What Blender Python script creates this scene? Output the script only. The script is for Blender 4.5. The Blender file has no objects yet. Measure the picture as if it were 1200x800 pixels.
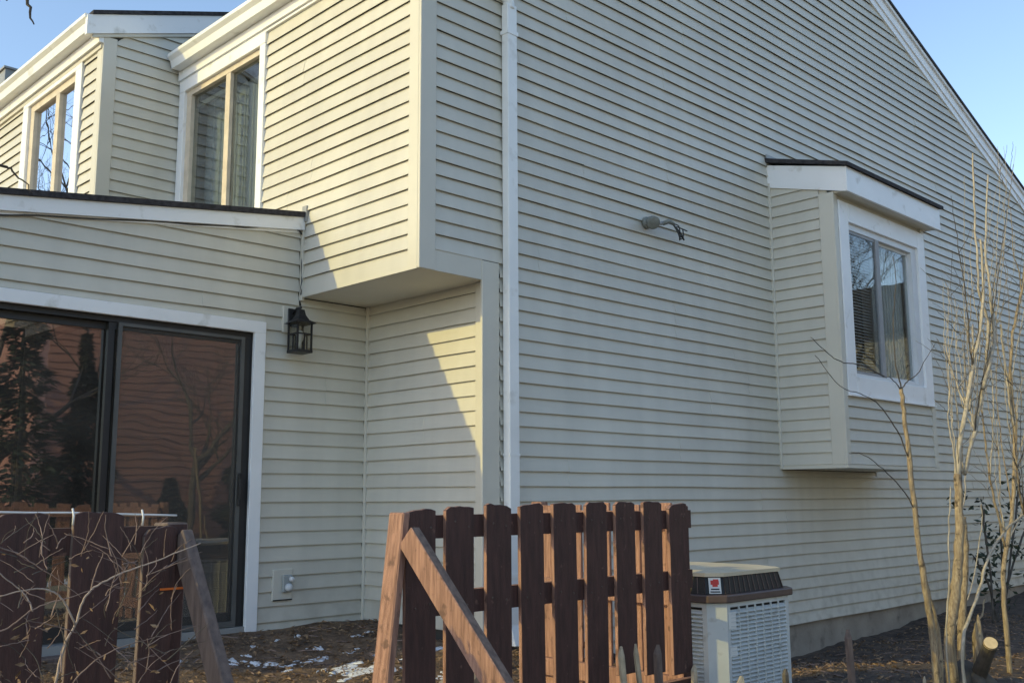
import bpy, bmesh, math, random
from mathutils import Vector, Matrix
import numpy as np
R = math.radians
random.seed(7); rng = np.random.RandomState(11)
scene = bpy.context.scene
COL = scene.collection

# ------------------------------------------------------------------ camera
# metres; gable wall is the plane y=0, rear (sunlit) wall the plane x=0, z=0 is eye level
CAM = Vector((-4.0416, -4.9357, 0.0215)); YAW, PITCH, ROLL, FPX = 0.791755, 0.153471, -0.005497, 1184.74
F = Vector((math.cos(PITCH)*math.cos(YAW), math.cos(PITCH)*math.sin(YAW), math.sin(PITCH)))
r0 = F.cross(Vector((0, 0, 1))).normalized(); u0 = r0.cross(F)
RT = math.cos(ROLL)*r0 + math.sin(ROLL)*u0; UP = -math.sin(ROLL)*r0 + math.cos(ROLL)*u0
def at(px, py, ax, val):
    d = F*FPX + RT*(px-600) - UP*(py-400)
    return CAM + d*((val-CAM[ax])/d[ax])
cd = bpy.data.cameras.new('camera'); cam = bpy.data.objects.new('camera', cd); COL.objects.link(cam)
m = Matrix((RT, UP, -F)).transposed().to_4x4(); m.translation = CAM
cam.matrix_world = m
cd.sensor_width = 36; cd.lens = 36*FPX/1200; cd.clip_end = 3000; cd.clip_start = 0.05
scene.camera = cam
# ------------------------------------------------------------------ sky, sun, exposure
SUN_TO = Vector((-1, 0.377, 0.45)).normalized()       # towards the sun
el = math.asin(SUN_TO.z); az = math.atan2(SUN_TO.x, SUN_TO.y)
w = bpy.data.worlds.new('World'); scene.world = w; w.use_nodes = True
nt = w.node_tree; bg = nt.nodes['Background']
sk = nt.nodes.new('ShaderNodeTexSky'); sk.sky_type = 'NISHITA'; sk.sun_disc = False
sk.sun_elevation = el; sk.sun_rotation = az; sk.air_density = 1.0; sk.dust_density = 0.5; sk.ozone_density = 1.1
nt.links.new(sk.outputs[0], bg.inputs[0]); bg.inputs[1].default_value = 0.15
sd = bpy.data.lights.new('sun', 'SUN'); sd.energy = 2.0; sd.angle = R(0.5); sd.color = (.64, 0.52, 0.15)
so = bpy.data.objects.new('sun', sd); COL.objects.link(so); so.location = SUN_TO*60
so.rotation_euler = SUN_TO.to_track_quat('Z', 'Y').to_euler()
vs = scene.view_settings; vs.view_transform = 'Standard'; vs.look = 'None'; vs.gamma = 1; vs.exposure = 0.93; vs.use_curve_mapping = False

# ------------------------------------------------------------------ materials
def mat(name, col, rough=0.6, var=0.0, scale=6.0, bump=0.0, bscale=60.0, stretch=None, col2=None, spec=0.4, metal=0.0, objvar=0.0, speck=None):
    M = bpy.data.materials.new(name); M.use_nodes = True
    t = M.node_tree; n = t.nodes; L = t.links; b = n['Principled BSDF']
    b.inputs['Roughness'].default_value = rough; b.inputs['Specular IOR Level'].default_value = spec; b.inputs['Metallic'].default_value = metal
    geo = n.new('ShaderNodeNewGeometry'); mp = n.new('ShaderNodeMapping'); L.new(geo.outputs['Position'], mp.inputs[0])
    if stretch: mp.inputs['Scale'].default_value = stretch
    nz = n.new('ShaderNodeTexNoise'); nz.inputs['Scale'].default_value = scale; nz.inputs['Detail'].default_value = 6; L.new(mp.outputs[0], nz.inputs[0])
    c2 = col2 if col2 else tuple(max(0, c*(1-var)) for c in col); c1 = col if col2 else tuple(min(1, c*(1+var)) for c in col)
    rp = n.new('ShaderNodeValToRGB'); rp.color_ramp.elements[0].color = (*c2, 1); rp.color_ramp.elements[1].color = (*c1, 1)
    rp.color_ramp.elements[0].position = .32; rp.color_ramp.elements[1].position = .68
    L.new(nz.outputs[0], rp.inputs[0]); out = rp.outputs[0]
    if objvar:
        oi = n.new('ShaderNodeObjectInfo'); mr = n.new('ShaderNodeMapRange'); mr.inputs[3].default_value = 1-objvar; mr.inputs[4].default_value = 1+objvar
        L.new(oi.outputs['Random'], mr.inputs[0]); hv = n.new('ShaderNodeHueSaturation'); L.new(mr.outputs[0], hv.inputs['Value']); L.new(out, hv.inputs['Color']); out = hv.outputs[0]
    if speck:
        sc, lo, hi, scol = speck
        n2 = n.new('ShaderNodeTexNoise'); n2.inputs['Scale'].default_value = sc; n2.inputs['Detail'].default_value = 5; L.new(geo.outputs['Position'], n2.inputs[0])
        r2 = n.new('ShaderNodeMapRange'); r2.inputs[1].default_value = lo; r2.inputs[2].default_value = hi; L.new(n2.outputs[0], r2.inputs[0])
        mx = n.new('ShaderNodeMix'); mx.data_type = 'RGBA'; L.new(r2.outputs[0], mx.inputs[0]); L.new(out, mx.inputs[6]); mx.inputs[7].default_value = (*scol, 1); out = mx.outputs[2]
    L.new(out, b.inputs['Base Color'])
    if bump:
        n3 = n.new('ShaderNodeTexNoise'); n3.inputs['Scale'].default_value = bscale; n3.inputs['Detail'].default_value = 6; L.new(mp.outputs[0], n3.inputs[0])
        bp = n.new('ShaderNodeBump'); bp.inputs['Strength'].default_value = bump; bp.inputs['Distance'].default_value = 0.01; L.new(n3.outputs[0], bp.inputs['Height']); L.new(bp.outputs[0], b.inputs['Normal'])
    return M
SIDC = (0.63, 0.598, 0.515)
def siding_mat(name, col):
    M = bpy.data.materials.new(name); M.use_nodes = True; t = M.node_tree; n = t.nodes; L = t.links; b = n['Principled BSDF']
    b.inputs['Roughness'].default_value = .42; b.inputs['Specular IOR Level'].default_value = .35
    geo = n.new('ShaderNodeNewGeometry')
    def noise(sc, stretch, det=5):
        mp = n.new('ShaderNodeMapping'); mp.inputs['Scale'].default_value = stretch; L.new(geo.outputs['Position'], mp.inputs[0])
        z = n.new('ShaderNodeTexNoise'); z.inputs['Scale'].default_value = sc; z.inputs['Detail'].default_value = det; L.new(mp.outputs[0], z.inputs[0]); return z.outputs[0]
    def ramp(src, lo, hi, a, c):
        r = n.new('ShaderNodeMapRange'); r.inputs[1].default_value = lo; r.inputs[2].default_value = hi; r.inputs[3].default_value = a; r.inputs[4].default_value = c; L.new(src, r.inputs[0]); return r.outputs[0]
    big = ramp(noise(.9, (1, 1, 1)), .3, .7, .93, 1.04)
    streak = ramp(noise(1.2, (5, 5, .5)), .35, .75, 1.02, .93)
    oi = n.new('ShaderNodeObjectInfo'); ov = ramp(oi.outputs['Random'], 0, 1, .965, 1.03)
    def mul(a, c):
        q = n.new('ShaderNodeMath'); q.operation = 'MULTIPLY'; L.new(a, q.inputs[0]); L.new(c, q.inputs[1]); return q.outputs[0]
    v = mul(mul(big, streak), ov)
    hv = n.new('ShaderNodeHueSaturation'); hv.inputs['Color'].default_value = (*col, 1); L.new(v, hv.inputs['Value'])
    # splash dirt: brown soil specks low on the walls, thinning upwards
    dn = noise(9, (1, 1, 1)); sx = n.new('ShaderNodeSeparateXYZ'); L.new(geo.outputs['Position'], sx.inputs[0])
    low = ramp(sx.outputs[2], -1.15, -.3, .4, 0.0); dm = mul(ramp(dn, .45, .75, 0, 1), low)
    mx = n.new('ShaderNodeMix'); mx.data_type = 'RGBA'; L.new(dm, mx.inputs[0]); L.new(hv.outputs[0], mx.inputs[6]); mx.inputs[7].default_value = (.22, .19, .13, 1)
    L.new(mx.outputs[2], b.inputs['Base Color'])
    g = noise(14, (1.2, 1.2, 26), 6)
    wv = noise(2.2, (.6, .6, 5), 3)
    ad = n.new('ShaderNodeMath'); ad.operation = 'MULTIPLY_ADD'; ad.inputs[1].default_value = 6.; L.new(wv, ad.inputs[0]); L.new(g, ad.inputs[2])
    bp = n.new('ShaderNodeBump'); bp.inputs['Strength'].default_value = .25; bp.inputs['Distance'].default_value = .002; L.new(ad.outputs[0], bp.inputs['Height']); L.new(bp.outputs[0], b.inputs['Normal'])
    return M
def glass_mat(name, tint, r_0, rough=0.0, wob=0.02, dust=0.0):
    M = bpy.data.materials.new(name); M.use_nodes = True; t = M.node_tree; n = t.nodes; L = t.links; n.clear()
    o = n.new('ShaderNodeOutputMaterial'); g = n.new('ShaderNodeBsdfGlossy'); g.inputs['Roughness'].default_value = rough; g.inputs['Color'].default_value = (.95, .96, 1, 1)
    tr = n.new('ShaderNodeBsdfTransparent'); tr.inputs[0].default_value = (*tint, 1)
    geo = n.new('ShaderNodeNewGeometry')
    dt = n.new('ShaderNodeVectorMath'); dt.operation = 'DOT_PRODUCT'; L.new(geo.outputs['Normal'], dt.inputs[0]); L.new(geo.outputs['Incoming'], dt.inputs[1])
    def mth(op, a, c=None):
        q = n.new('ShaderNodeMath'); q.operation = op
        for i, v in enumerate((a, c)):
            if v is None: continue
            if isinstance(v, (int, float)): q.inputs[i].default_value = v
            else: L.new(v, q.inputs[i])
        return q.outputs[0]
    fres = mth('ADD', mth('MULTIPLY', mth('POWER', mth('SUBTRACT', 1.0, mth('ABSOLUTE', dt.outputs['Value'])), 5.0), 1-r_0), r_0)     # Schlick, both faces alike
    nz = n.new('ShaderNodeTexNoise'); nz.inputs['Scale'].default_value = 1.6; nz.inputs['Detail'].default_value = 2; L.new(geo.outputs['Position'], nz.inputs[0])
    bp = n.new('ShaderNodeBump'); bp.inputs['Strength'].default_value = wob; bp.inputs['Distance'].default_value = .05; L.new(nz.outputs[0], bp.inputs['Height']); L.new(bp.outputs[0], g.inputs['Normal'])
    mx = n.new('ShaderNodeMixShader'); L.new(fres, mx.inputs[0]); L.new(tr.outputs[0], mx.inputs[1]); L.new(g.outputs[0], mx.inputs[2]); 
    if dust:
        df = n.new('ShaderNodeBsdfDiffuse'); df.inputs[0].default_value = (.42, .38, .34, 1); m2 = n.new('ShaderNodeMixShader'); sm = n.new('ShaderNodeTexNoise'); sm.inputs['Scale'].default_value = 3.5; sm.inputs['Detail'].default_value = 5; L.new(geo.outputs['Position'], sm.inputs[0])
        L.new(mth('MULTIPLY', sm.outputs[0], dust*2), m2.inputs[0]); L.new(mx.outputs[0], m2.inputs[1]); L.new(df.outputs[0], m2.inputs[2]); mx = m2
    L.new(mx.outputs[0], o.inputs[0])
    return M
def screen_mat(name, col, alpha):
    M = bpy.data.materials.new(name); M.use_nodes = True; t = M.node_tree; n = t.nodes; L = t.links; n.clear()
    o = n.new('ShaderNodeOutputMaterial'); d = n.new('ShaderNodeBsdfDiffuse'); d.inputs[0].default_value = (*col, 1); tr = n.new('ShaderNodeBsdfTransparent')
    mx = n.new('ShaderNodeMixShader'); mx.inputs[0].default_value = alpha; L.new(tr.outputs[0], mx.inputs[1]); L.new(d.outputs[0], mx.inputs[2]); L.new(mx.outputs[0], o.inputs[0]); return M
M = {}
M['siding'] = siding_mat('beige_vinyl_siding', SIDC)
M["trim"] = mat("beige_trim", (.625, .593, .51), .45, .04, 2, .05, 40)
M['white'] = mat('white_trim', (.88, .88, .88), .4, .035, 2.5, .06, 30, speck=(7, .62, .8, (.55, .53, .48)))
M['gutter'] = mat('white_gutter', (.86, .86, .84), .35, .04, 3, speck=(5, .6, .82, (.5, .47, .4)))
M['soffit'] = mat('beige_soffit', (.72, .69, .60), .6, .05, 2)
M['shingle'] = mat('dark_shingle', (.045, .042, .045), .95, .4, 30, .6, 120)
M['concrete'] = mat('foundation_concrete', (.46, .385, .30), .9, .0, 2.2, .4, 40, col2=(.30, .25, .195), speck=(6, .58, .75, (.2, .165, .13)))
M['bronze'] = mat('dark_bronze_frame', (.035, .033, .032), .4, .1, 5)
M['screenframe'] = mat('dark_grey_screen_frame', (.11, .11, .105), .4, .1, 5)
M['alu'] = mat('grey_aluminium', (.30, .30, .29), .4, .08, 5)
M['tanframe'] = mat('tan_window_frame', (.64, .55, .43), .55, .12, 8)
M['greyframe'] = mat('grey_window_frame', (.30, .30, .31), .5, .08, 8)
M['sash'] = mat('white_sash', (.70, .71, .72), .4, .04, 4)
M['glass'] = glass_mat('window_glass', (.7, .74, .75), .17)
M['bayglass'] = glass_mat('bay_window_glass', (.85, .87, .86), .05)
M['doorglass'] = glass_mat('tinted_door_glass', (.55, .52, .49), .24, 0.012, .04, .07)
M['coatedglass'] = glass_mat('coated_window_glass', (.5, .55, .58), .72)
M['screen'] = screen_mat('insect_screen', (.20, .18, .16), .10)
M['interior'] = mat('interior_paint', (.42, .40, .37), .9)
M['dark'] = mat('dark_interior_and_lap_shade', (.05, .048, .045), .9)  # also backs the walls, where its near-black paints shade into the siding laps
M['curtain'] = mat('grey_curtain', (.62, .62, .60), .9, .06, 6)
M['black'] = mat('black_metal', (.02, .02, .022), .45, .2, 10)
M['rawwood'] = mat('bare_reddish_wood', (.45, .25, .18), .8, 0, 11, .6, 60, (7, 7, .6), (.23, .122, .088), speck=(17, .60, .68, (.17, .095, .07)))
M['paint'] = mat('dark_brown_paint', (.085, .038, .032), .6, 0, 9, .3, 60, (6, 6, .8), (.048, .023, .020), speck=(26, .66, .74, (.16, .085, .065)))
M['greywood'] = mat('weathered_wood', (.20, .145, .12), .85, 0, 9, .4, 60, (6, 6, 1), (.11, .08, .07))
M['palewood'] = mat('pale_stake_wood', (.42, .34, .24), .8, .25, 14, .3, 60)
M['bark'] = mat('tan_bark', (.48, .375, .24), .85, 0, 14, 1., 45, (6, 6, .9), (.24, .175, .11), speck=(22, .6, .7, (.10, .075, .05)))
M['palebark'] = mat('pale_bark', (.52, .45, .35), .85, 0, 12, .5, 40, (5, 5, .9), (.32, .27, .2))
M['darkbark'] = mat('dark_bark', (.10, .085, .07), .9, .3, 12, .5, 40)
M['cutwood'] = mat('fresh_cut_wood', (.62, .47, .27), .8, .12, 30)
M['twig'] = mat('bramble_cane', (.26, .18, .145), .8, .4, 25)
M['cane'] = mat('weathered_cane', (.40, .31, .25), .8, .3, 25)
M['leafdry'] = mat('dry_leaves', (.40, .26, .145), .85, 0, 28, col2=(.11, .065, .038))
M['leafdark'] = mat('dark_evergreen_leaf', (.035, .05, .028), .5, .4, 12)
M['conifer'] = mat('conifer_needles', (.055, .07, .045), .7, .4, 4)
M['snow'] = mat('snow', (.78, .78, .80), .7, .04, 20, .6, 60, speck=(38, .58, .66, (.30, .22, .15)))
M['stone'] = mat('field_stone', (.36, .31, .25), .9, 0, 9, .5, 30, col2=(.20, .165, .13), objvar=.2)
M['acmetal'] = mat('grey_painted_steel', (.60, .62, .61), .45, .06, 6, speck=(12, .62, .8, (.33, .31, .26)))
M['acdark'] = mat('black_grille', (.014, .014, .015), .5, .2, 20)
M['acrim'] = mat('brown_plastic_rim', (.11, .075, .065), .5, .12, 9)
M['actop'] = mat('tan_top_cover', (.62, .53, .38), .55, .1, 5)
M['label'] = mat('paper_label', (.75, .74, .70), .6, .03, 9)
M['red'] = mat('red_print', (.60, .05, .035), .5, .1, 30)
M['orange'] = mat('orange_plastic', (.75, .17, .03), .5, .1, 20)
M['wire'] = mat('white_wire', (.75, .73, .70), .5, .05, 9)
M['lampglass'] = glass_mat('seeded_lantern_glass', (.9, .9, .88), .04, .08, .2)
M['greyplastic'] = mat('grey_plastic', (.36, .38, .37), .5, .06, 9)
M['redsiding'] = mat('red_siding', (.42, .21, .16), .7, .12, 2)
M['fixture'] = mat('weathered_grey_fixture', (.22, .23, .21), .6, .2, 20)
M['palecurtain'] = mat('pale_curtain', (.75, .76, .76), .9, .05, 6)
M['cable'] = mat('dark_cable', (.05, .05, .05), .6)
def ground_mat():
    Mx = bpy.data.materials.new('soil_and_bounce_lawn'); Mx.use_nodes = True; t = Mx.node_tree; n = t.nodes; L = t.links; b = n['Principled BSDF']; b.inputs['Roughness'].default_value = .95
    geo = n.new('ShaderNodeNewGeometry')
    def nz(s, d=8):
        z = n.new('ShaderNodeTexNoise'); z.inputs['Scale'].default_value = s; z.inputs['Detail'].default_value = d; L.new(geo.outputs['Position'], z.inputs[0]); return z.outputs[0]
    def ramp(src, cols):
        r = n.new('ShaderNodeValToRGB'); e = r.color_ramp.elements
        for i, (p, c) in enumerate(cols):
            q = e[i] if i < 2 else e.new(p)
            q.position = p; q.color = (*c, 1)
        L.new(src, r.inputs[0]); return r.outputs[0]
    soil = ramp(nz(7), [(.3, (.08, .052, .034)), (.72, (.29, .19, .115)), (.5, (.165, .105, .065))])
    mulch = ramp(nz(9), [(.3, (.045, .031, .023)), (.75, (.15, .105, .075))])
    bounce_lawn = ramp(nz(.8), [(.3, (.22, .19, .10)), (.56, (.40, .34, .22)), (.60, (.78, .79, .82))])  # unseen lawn, paled and snow-patched to bounce light onto the shaded walls
    sx = n.new('ShaderNodeSeparateXYZ'); L.new(geo.outputs['Position'], sx.inputs[0])
    def mr(src, a, c):
        r = n.new('ShaderNodeMapRange'); r.inputs[1].default_value = a; r.inputs[2].default_value = c; L.new(src, r.inputs[0]); return r.outputs[0]
    def mix(f, a, c):
        q = n.new('ShaderNodeMix'); q.data_type = 'RGBA'; L.new(f, q.inputs[0]); L.new(a, q.inputs[6]); L.new(c, q.inputs[7]); return q.outputs[2]
    c = mix(mr(sx.outputs[0], .2, 1.0), soil, mulch)
    c = mix(mr(sx.outputs[1], -4.5, -6.), c, bounce_lawn)
    L.new(c, b.inputs['Base Color'])
    mm = n.new('ShaderNodeMath'); mm.operation = 'MULTIPLY_ADD'; mm.inputs[1].default_value = .5; L.new(nz(90, 6), mm.inputs[0]); L.new(nz(22, 8), mm.inputs[2])
    bp = n.new('ShaderNodeBump'); bp.inputs['Strength'].default_value = 1.; bp.inputs['Distance'].default_value = .03; L.new(mm.outputs[0], bp.inputs['Height']); L.new(bp.outputs[0], b.inputs['Normal'])
    return Mx
M['ground'] = ground_mat()

# ------------------------------------------------------------------ builders
class MB:
    def __init__(s): s.v = []; s.f = []; s.m = []
    def add(s, vs, fs, mi=0):
        o = len(s.v); s.v += [tuple(v) for v in vs]; s.f += [tuple(i+o for i in f) for f in fs]; s.m += [mi]*len(fs)
    def hexa(s, p, mi=0):    # 8 points: bottom 0-3, top 4-7
        s.add(p, [(3, 2, 1, 0), (4, 5, 6, 7), (0, 1, 5, 4), (1, 2, 6, 5), (2, 3, 7, 6), (3, 0, 4, 7)], mi)
    def box(s, a, b, mi=0):
        (x0, y0, z0), (x1, y1, z1) = a, b
        x0, x1 = min(x0, x1), max(x0, x1); y0, y1 = min(y0, y1), max(y0, y1); z0, z1 = min(z0, z1), max(z0, z1)
        s.hexa([(x0, y0, z0), (x1, y0, z0), (x1, y1, z0), (x0, y1, z0), (x0, y0, z1), (x1, y0, z1), (x1, y1, z1), (x0, y1, z1)], mi)
    def tube(s, pts, rad, n=7, mi=0, cap=True):
        pts = [Vector(p) for p in pts]; k = len(pts); rad = rad if hasattr(rad, '__len__') else [rad]*k
        ref = Vector((.31, .52, .8)); o = len(s.v)
        for i, p in enumerate(pts):
            d = (pts[min(i+1, k-1)] - pts[max(i-1, 0)]).normalized(); a = d.cross(ref).normalized(); b = d.cross(a)
            for j in range(n):
                t = 2*math.pi*j/n; s.v.append(tuple(p + (a*math.cos(t)+b*math.sin(t))*rad[i]))
        for i in range(k-1):
            for j in range(n):
                s.f.append((o+i*n+j, o+i*n+(j+1) % n, o+(i+1)*n+(j+1) % n, o+(i+1)*n+j)); s.m.append(mi)
        if cap:
            s.f.append(tuple(o+j for j in range(n))[::-1]); s.m.append(mi); s.f.append(tuple(o+(k-1)*n+j for j in range(n))); s.m.append(mi)
    def lathe(s, c, prof, n=16, mi=0, axis='z'):
        o = len(s.v); c = Vector(c)
        for (r, h) in prof:
            for j in range(n):
                t = 2*math.pi*j/n; q = (r*math.cos(t), r*math.sin(t), h)
                if axis == 'y': q = (q[0], q[2], q[1])
                if axis == 'x': q = (q[2], q[0], q[1])
                s.v.append(tuple(c+Vector(q)))
        for i in range(len(prof)-1):
            for j in range(n): s.f.append((o+i*n+j, o+i*n+(j+1) % n, o+(i+1)*n+(j+1) % n, o+(i+1)*n+j)); s.m.append(mi)
        s.f.append(tuple(o+j for j in range(n))[::-1]); s.m.append(mi); e = o+(len(prof)-1)*n; s.f.append(tuple(e+j for j in range(n))); s.m.append(mi)
    def build(s, name, mats, parent=None, smooth=False, bevel=0, fix=True):
        me = bpy.data.meshes.new(name); me.from_pydata(s.v, [], s.f)
        for q in (mats if isinstance(mats, (list, tuple)) else [mats]): me.materials.append(M[q])
        me.polygons.foreach_set('material_index', s.m)
        if fix or bevel:
            bm = bmesh.new(); bm.from_mesh(me)
            if fix: bmesh.ops.recalc_face_normals(bm, faces=bm.faces)
            if bevel: bmesh.ops.bevel(bm, geom=bm.edges[:], offset=bevel, segments=1, affect='EDGES', clamp_overlap=True)
            bm.to_mesh(me); bm.free()
        if smooth: me.polygons.foreach_set('use_smooth', [True]*len(me.polygons))
        me.update()
        return link(bpy.data.objects.new(name, me), parent)
def link(o, parent=None):
    COL.objects.link(o)
    if parent is not None:
        o.parent = parent
        if parent.type == 'EMPTY': o.matrix_parent_inverse = Matrix.Translation(-parent.location)
    return o
def tag(o, label=None, cat=None, group=None, kind=None):
    if label: o['label'] = label
    if cat: o['category'] = cat
    if group: o['group'] = group
    if kind: o['kind'] = kind
    return o
def thing(name, loc, label, cat, group=None):
    e = bpy.data.objects.new(name, None); e.location = loc; e.empty_display_size = .2; COL.objects.link(e); return tag(e, label, cat, group)
def W(axis, base):
    """wall frame: a along the wall, d outwards, z up. 'x': wall plane y=base facing -y; 'y': wall plane x=base facing -x"""
    if axis == 'x': return lambda a, d, z: (a, base-d, z)
    return lambda a, d, z: (base-d, a, z)
def wbox(mb, w, a0, a1, d0, d1, z0, z1, mi=0):
    p = w(a0, d0, z0); q = w(a1, d1, z1); mb.box(p, q, mi)
def part(name, mats, parent, boxes, w=None, bevel=0):
    mb = MB()
    for b in boxes:
        if w: wbox(mb, w, *b)
        else: mb.box(*b)
    return mb.build(name, mats, parent, bevel=bevel)
def wall_cells(mb, w, a0, a1, z0, z1, d0, d1, holes):
    A = sorted(set([a0, a1]+[h[i] for h in holes for i in (0, 1)])); Z = sorted(set([z0, z1]+[h[i] for h in holes for i in (2, 3)]))
    for i in range(len(A)-1):
        for j in range(len(Z)-1):
            ca, cz = (A[i]+A[i+1])/2, (Z[j]+Z[j+1])/2
            if a0 <= ca <= a1 and z0 <= cz <= z1 and not any(h[0] < ca < h[1] and h[2] < cz < h[3] for h in holes):
                wbox(mb, w, A[i], A[i+1], d0, d1, Z[j], Z[j+1])
CO = .1016
def board(parent, w, a0b, a1b, a0t, a1t, z0, z1, lip=.020, extra=0.0, mat_='siding'):
    """one lapped course: proud at its bottom edge, tucked under the next course at its top"""
    n = max(1, int((max(a1b, a1t)-min(a0b, a0t))/.3)); ph = random.random()*6.3; k1 = random.uniform(.9, 1.7); am = random.uniform(.0008, .0030)
    v = []
    for i in range(n+1):
        t = i/n; ab = a0b+(a1b-a0b)*t; a_t = a0t+(a1t-a0t)*t
        jz = am*math.sin(ab*k1*2.1+ph)+random.uniform(-.0005, .0005); jd = .0012*math.sin(ab*k1+ph*2)+random.uniform(-.0004, .0004)
        lp = lip+extra+jd
        v += [w(ab, -.003, z0+jz+.030), w(ab, lp-.006, z0+jz+.030), w(ab, lp-.0025, z0+jz), w(ab, lp, z0+jz), w(ab, lp+.001, z0+jz+.004), w(a_t, .003+extra, z1+.003), w(a_t, -.003, z1+.003)]
    f = []
    for i in range(n):
        o = i*7; q = o+7
        for j in range(7): f.append((o+j, o+(j+1) % 7, q+(j+1) % 7, q+j))
    f.append(tuple(range(7))); e = n*7; f.append(tuple(e+j for j in range(6, -1, -1)))
    mb = MB(); mb.add(v, f); return mb.build('siding_board', mat_, parent)
def courses(parent, w, a0, a1, z0, z1, holes=(), clip_hi=None, seam=3.66, mat_='siding'):
    """fill the rectangle with courses on the common 4 inch grid, cut at holes; clip_hi(a): top line z, rising or falling"""
    k = math.floor((z0+.05)/CO)+1; zs = [z0]
    while k*CO < z1-.045: zs.append(k*CO); k += 1
    zs.append(z1); soff = random.uniform(.6, seam)
    for i in range(len(zs)-1):
        b, t = zs[i], zs[i+1]
        if i % 2 == 0: soff = random.uniform(.5, seam)
        iv = [(a0, a1)]
        for h in holes:
            if h[2] < t-.02 and h[3] > b+.02:
                nv = []
                for (p, q) in iv:
                    if h[0] > p+.02: nv.append((p, min(q, h[0])))
                    if h[1] < q-.02: nv.append((max(p, h[1]), q))
                iv = [x for x in nv if x[1]-x[0] > .02]
        for h in holes:
            p, q = max(a0, h[0]), min(a1, h[1])
            if h[2] < t-.02 and h[3] > b+.02 and q-p > .05 and clip_hi is None:
                if t-h[3] > .012: board(parent, w, p, q, p, q, h[3], t, mat_=mat_)
                if h[2]-b > .02: board(parent, w, p, q, p, q, b, h[2]-.010, mat_=mat_)
        for (p, q) in iv:
            cuts = [p]; s = a0+soff
            while s < q-.35:
                if s > p+.35: cuts.append(s)
                s += seam
            cuts.append(q)
            for j in range(len(cuts)-1):
                c0, c1 = cuts[j], cuts[j+1]
                ex = .0018 if j % 2 else 0
                if clip_hi is None: board(parent, w, c0, c1, c0, c1, b, t, extra=ex, mat_=mat_); continue
                # sloped top line: move the ends at bottom / top of the course so that it stays under the line
                L0, L1, slope = clip_hi
                def lim(z):                          # a where the line has height z
                    return L0+(z-L1)/slope
                if slope > 0:
                    nb, ntp = max(c0, lim(b)), max(c0, lim(t))
                    if nb > c1-.01: continue
                    if ntp > c1-.004:                # triangle end: shave the top
                        tt = L1+slope*(c1-.004-L0)
                        if tt < b+.008: continue
                        board(parent, w, nb, c1, c1-.004, c1, b, tt, extra=ex, mat_=mat_)
                    else: board(parent, w, nb, c1, ntp, c1, b, t, extra=ex, mat_=mat_)
                else:
                    nb, ntp = min(c1, lim(b)), min(c1, lim(t))
                    if nb < c0+.01: continue
                    if ntp < c0+.004:
                        tt = L1+slope*(c0+.004-L0)
                        if tt < b+.008: continue
                        board(parent, w, c0, nb, c0, c0+.004, b, tt, extra=ex, mat_=mat_)
                    else: board(parent, w, c0, nb, c0, ntp, b, t, extra=ex, mat_=mat_)
def jit(p, s): return Vector(p)+Vector((random.uniform(-s, s), random.uniform(-s, s), random.uniform(-s, s)))
def smoothline(pts, sub=4, wob=0.0):
    pts = [Vector(p) for p in pts]; out = []
    for i in range(len(pts)-1):
        p0 = pts[max(i-1, 0)]; p1 = pts[i]; p2 = pts[i+1]; p3 = pts[min(i+2, len(pts)-1)]
        for j in range(sub):
            t = j/sub; out.append(.5*((2*p1)+(p2-p0)*t+(2*p0-5*p1+4*p2-p3)*t*t+(-p0+3*p1-3*p2+p3)*t**3))
    out.append(pts[-1])
    return [jit(p, wob) if wob and 0 < i < len(out)-1 else p for i, p in enumerate(out)]

# ------------------------------------------------------------------ ground
KEY = [(-3, 1.4, -.88), (-1, 1.4, -.88), (.6, 1.4, -.84), (.6, 0, -.93), (1.6, 0, -1.12), (3, 0, -1.32), (4.4, 0, -1.42), (6, -.1, -1.36), (7.5, 0, -1.28), (11, 0, -1.22), (13, 0, -1.22),
       (-3, -.3, -.98), (-1, -.3, -.97), (-3, -2, -1.10), (-1.5, -2, -1.06), (0, -1.9, -1.04), (1, -1.5, -1.17), (2, -2.5, -1.03), (3.2, -2.4, -1.1), (4.2, -1.4, -1.3), (6, -2, -1.25), (9, -2, -1.28),
       (-4, -5, -1.5), (0, -5, -1.5), (4, -5, -1.5), (-7, -2, -1.4), (-7, 3, -1.3), (12, -5, -1.5), (-9, -9, -1.5), (0, -9, -1.5), (10, -9, -1.5), (16, 0, -1.4), (-6, 9, -1.4), (4, 6, -1.0)]
KA = np.array(KEY)
def gz(x, y):
    d2 = (KA[:, 0]-x)**2+(KA[:, 1]-y)**2+.05; wt = d2**-1.6
    far = 1/(1+((max(0, abs(x-2)-12))/4)**2+((max(0, abs(y+1)-9))/4)**2)
    h = float((wt*KA[:, 2]).sum()/wt.sum()); h = h*far-1.5*(1-far)
    return h+.012*math.sin(3.1*x+1.7*y)+.010*math.sin(-2.3*x+4.1*y+1)+.006*math.sin(9*x+2)*math.sin(8*y)
def grid(a, b, st): return list(np.arange(a, b+1e-6, st))
gx = sorted(set([round(v, 4) for v in [-900, -300, -100, -50, -30, -20, -15]+grid(-12, 16, .14)+[18, 22, 30, 50, 100, 300, 900]]))
gy = sorted(set([round(v, 4) for v in [-900, -300, -100, -60, -40, -25, -17, -13]+grid(-10, 3, .12)+[4, 6, 9, 14, 25, 50, 100, 300, 900]]))
mb = MB(); vv = []
for y in gy:
    for x in gx:
        z = gz(x, y)
        if -10 < x < 14 and -8 < y < 3: z += rng.normal(0, .007)
        vv.append((x, y, z))
GXA, GYA = np.array(gx), np.array(gy); GZA = np.array([v[2] for v in vv]).reshape(len(gy), len(gx))
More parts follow.
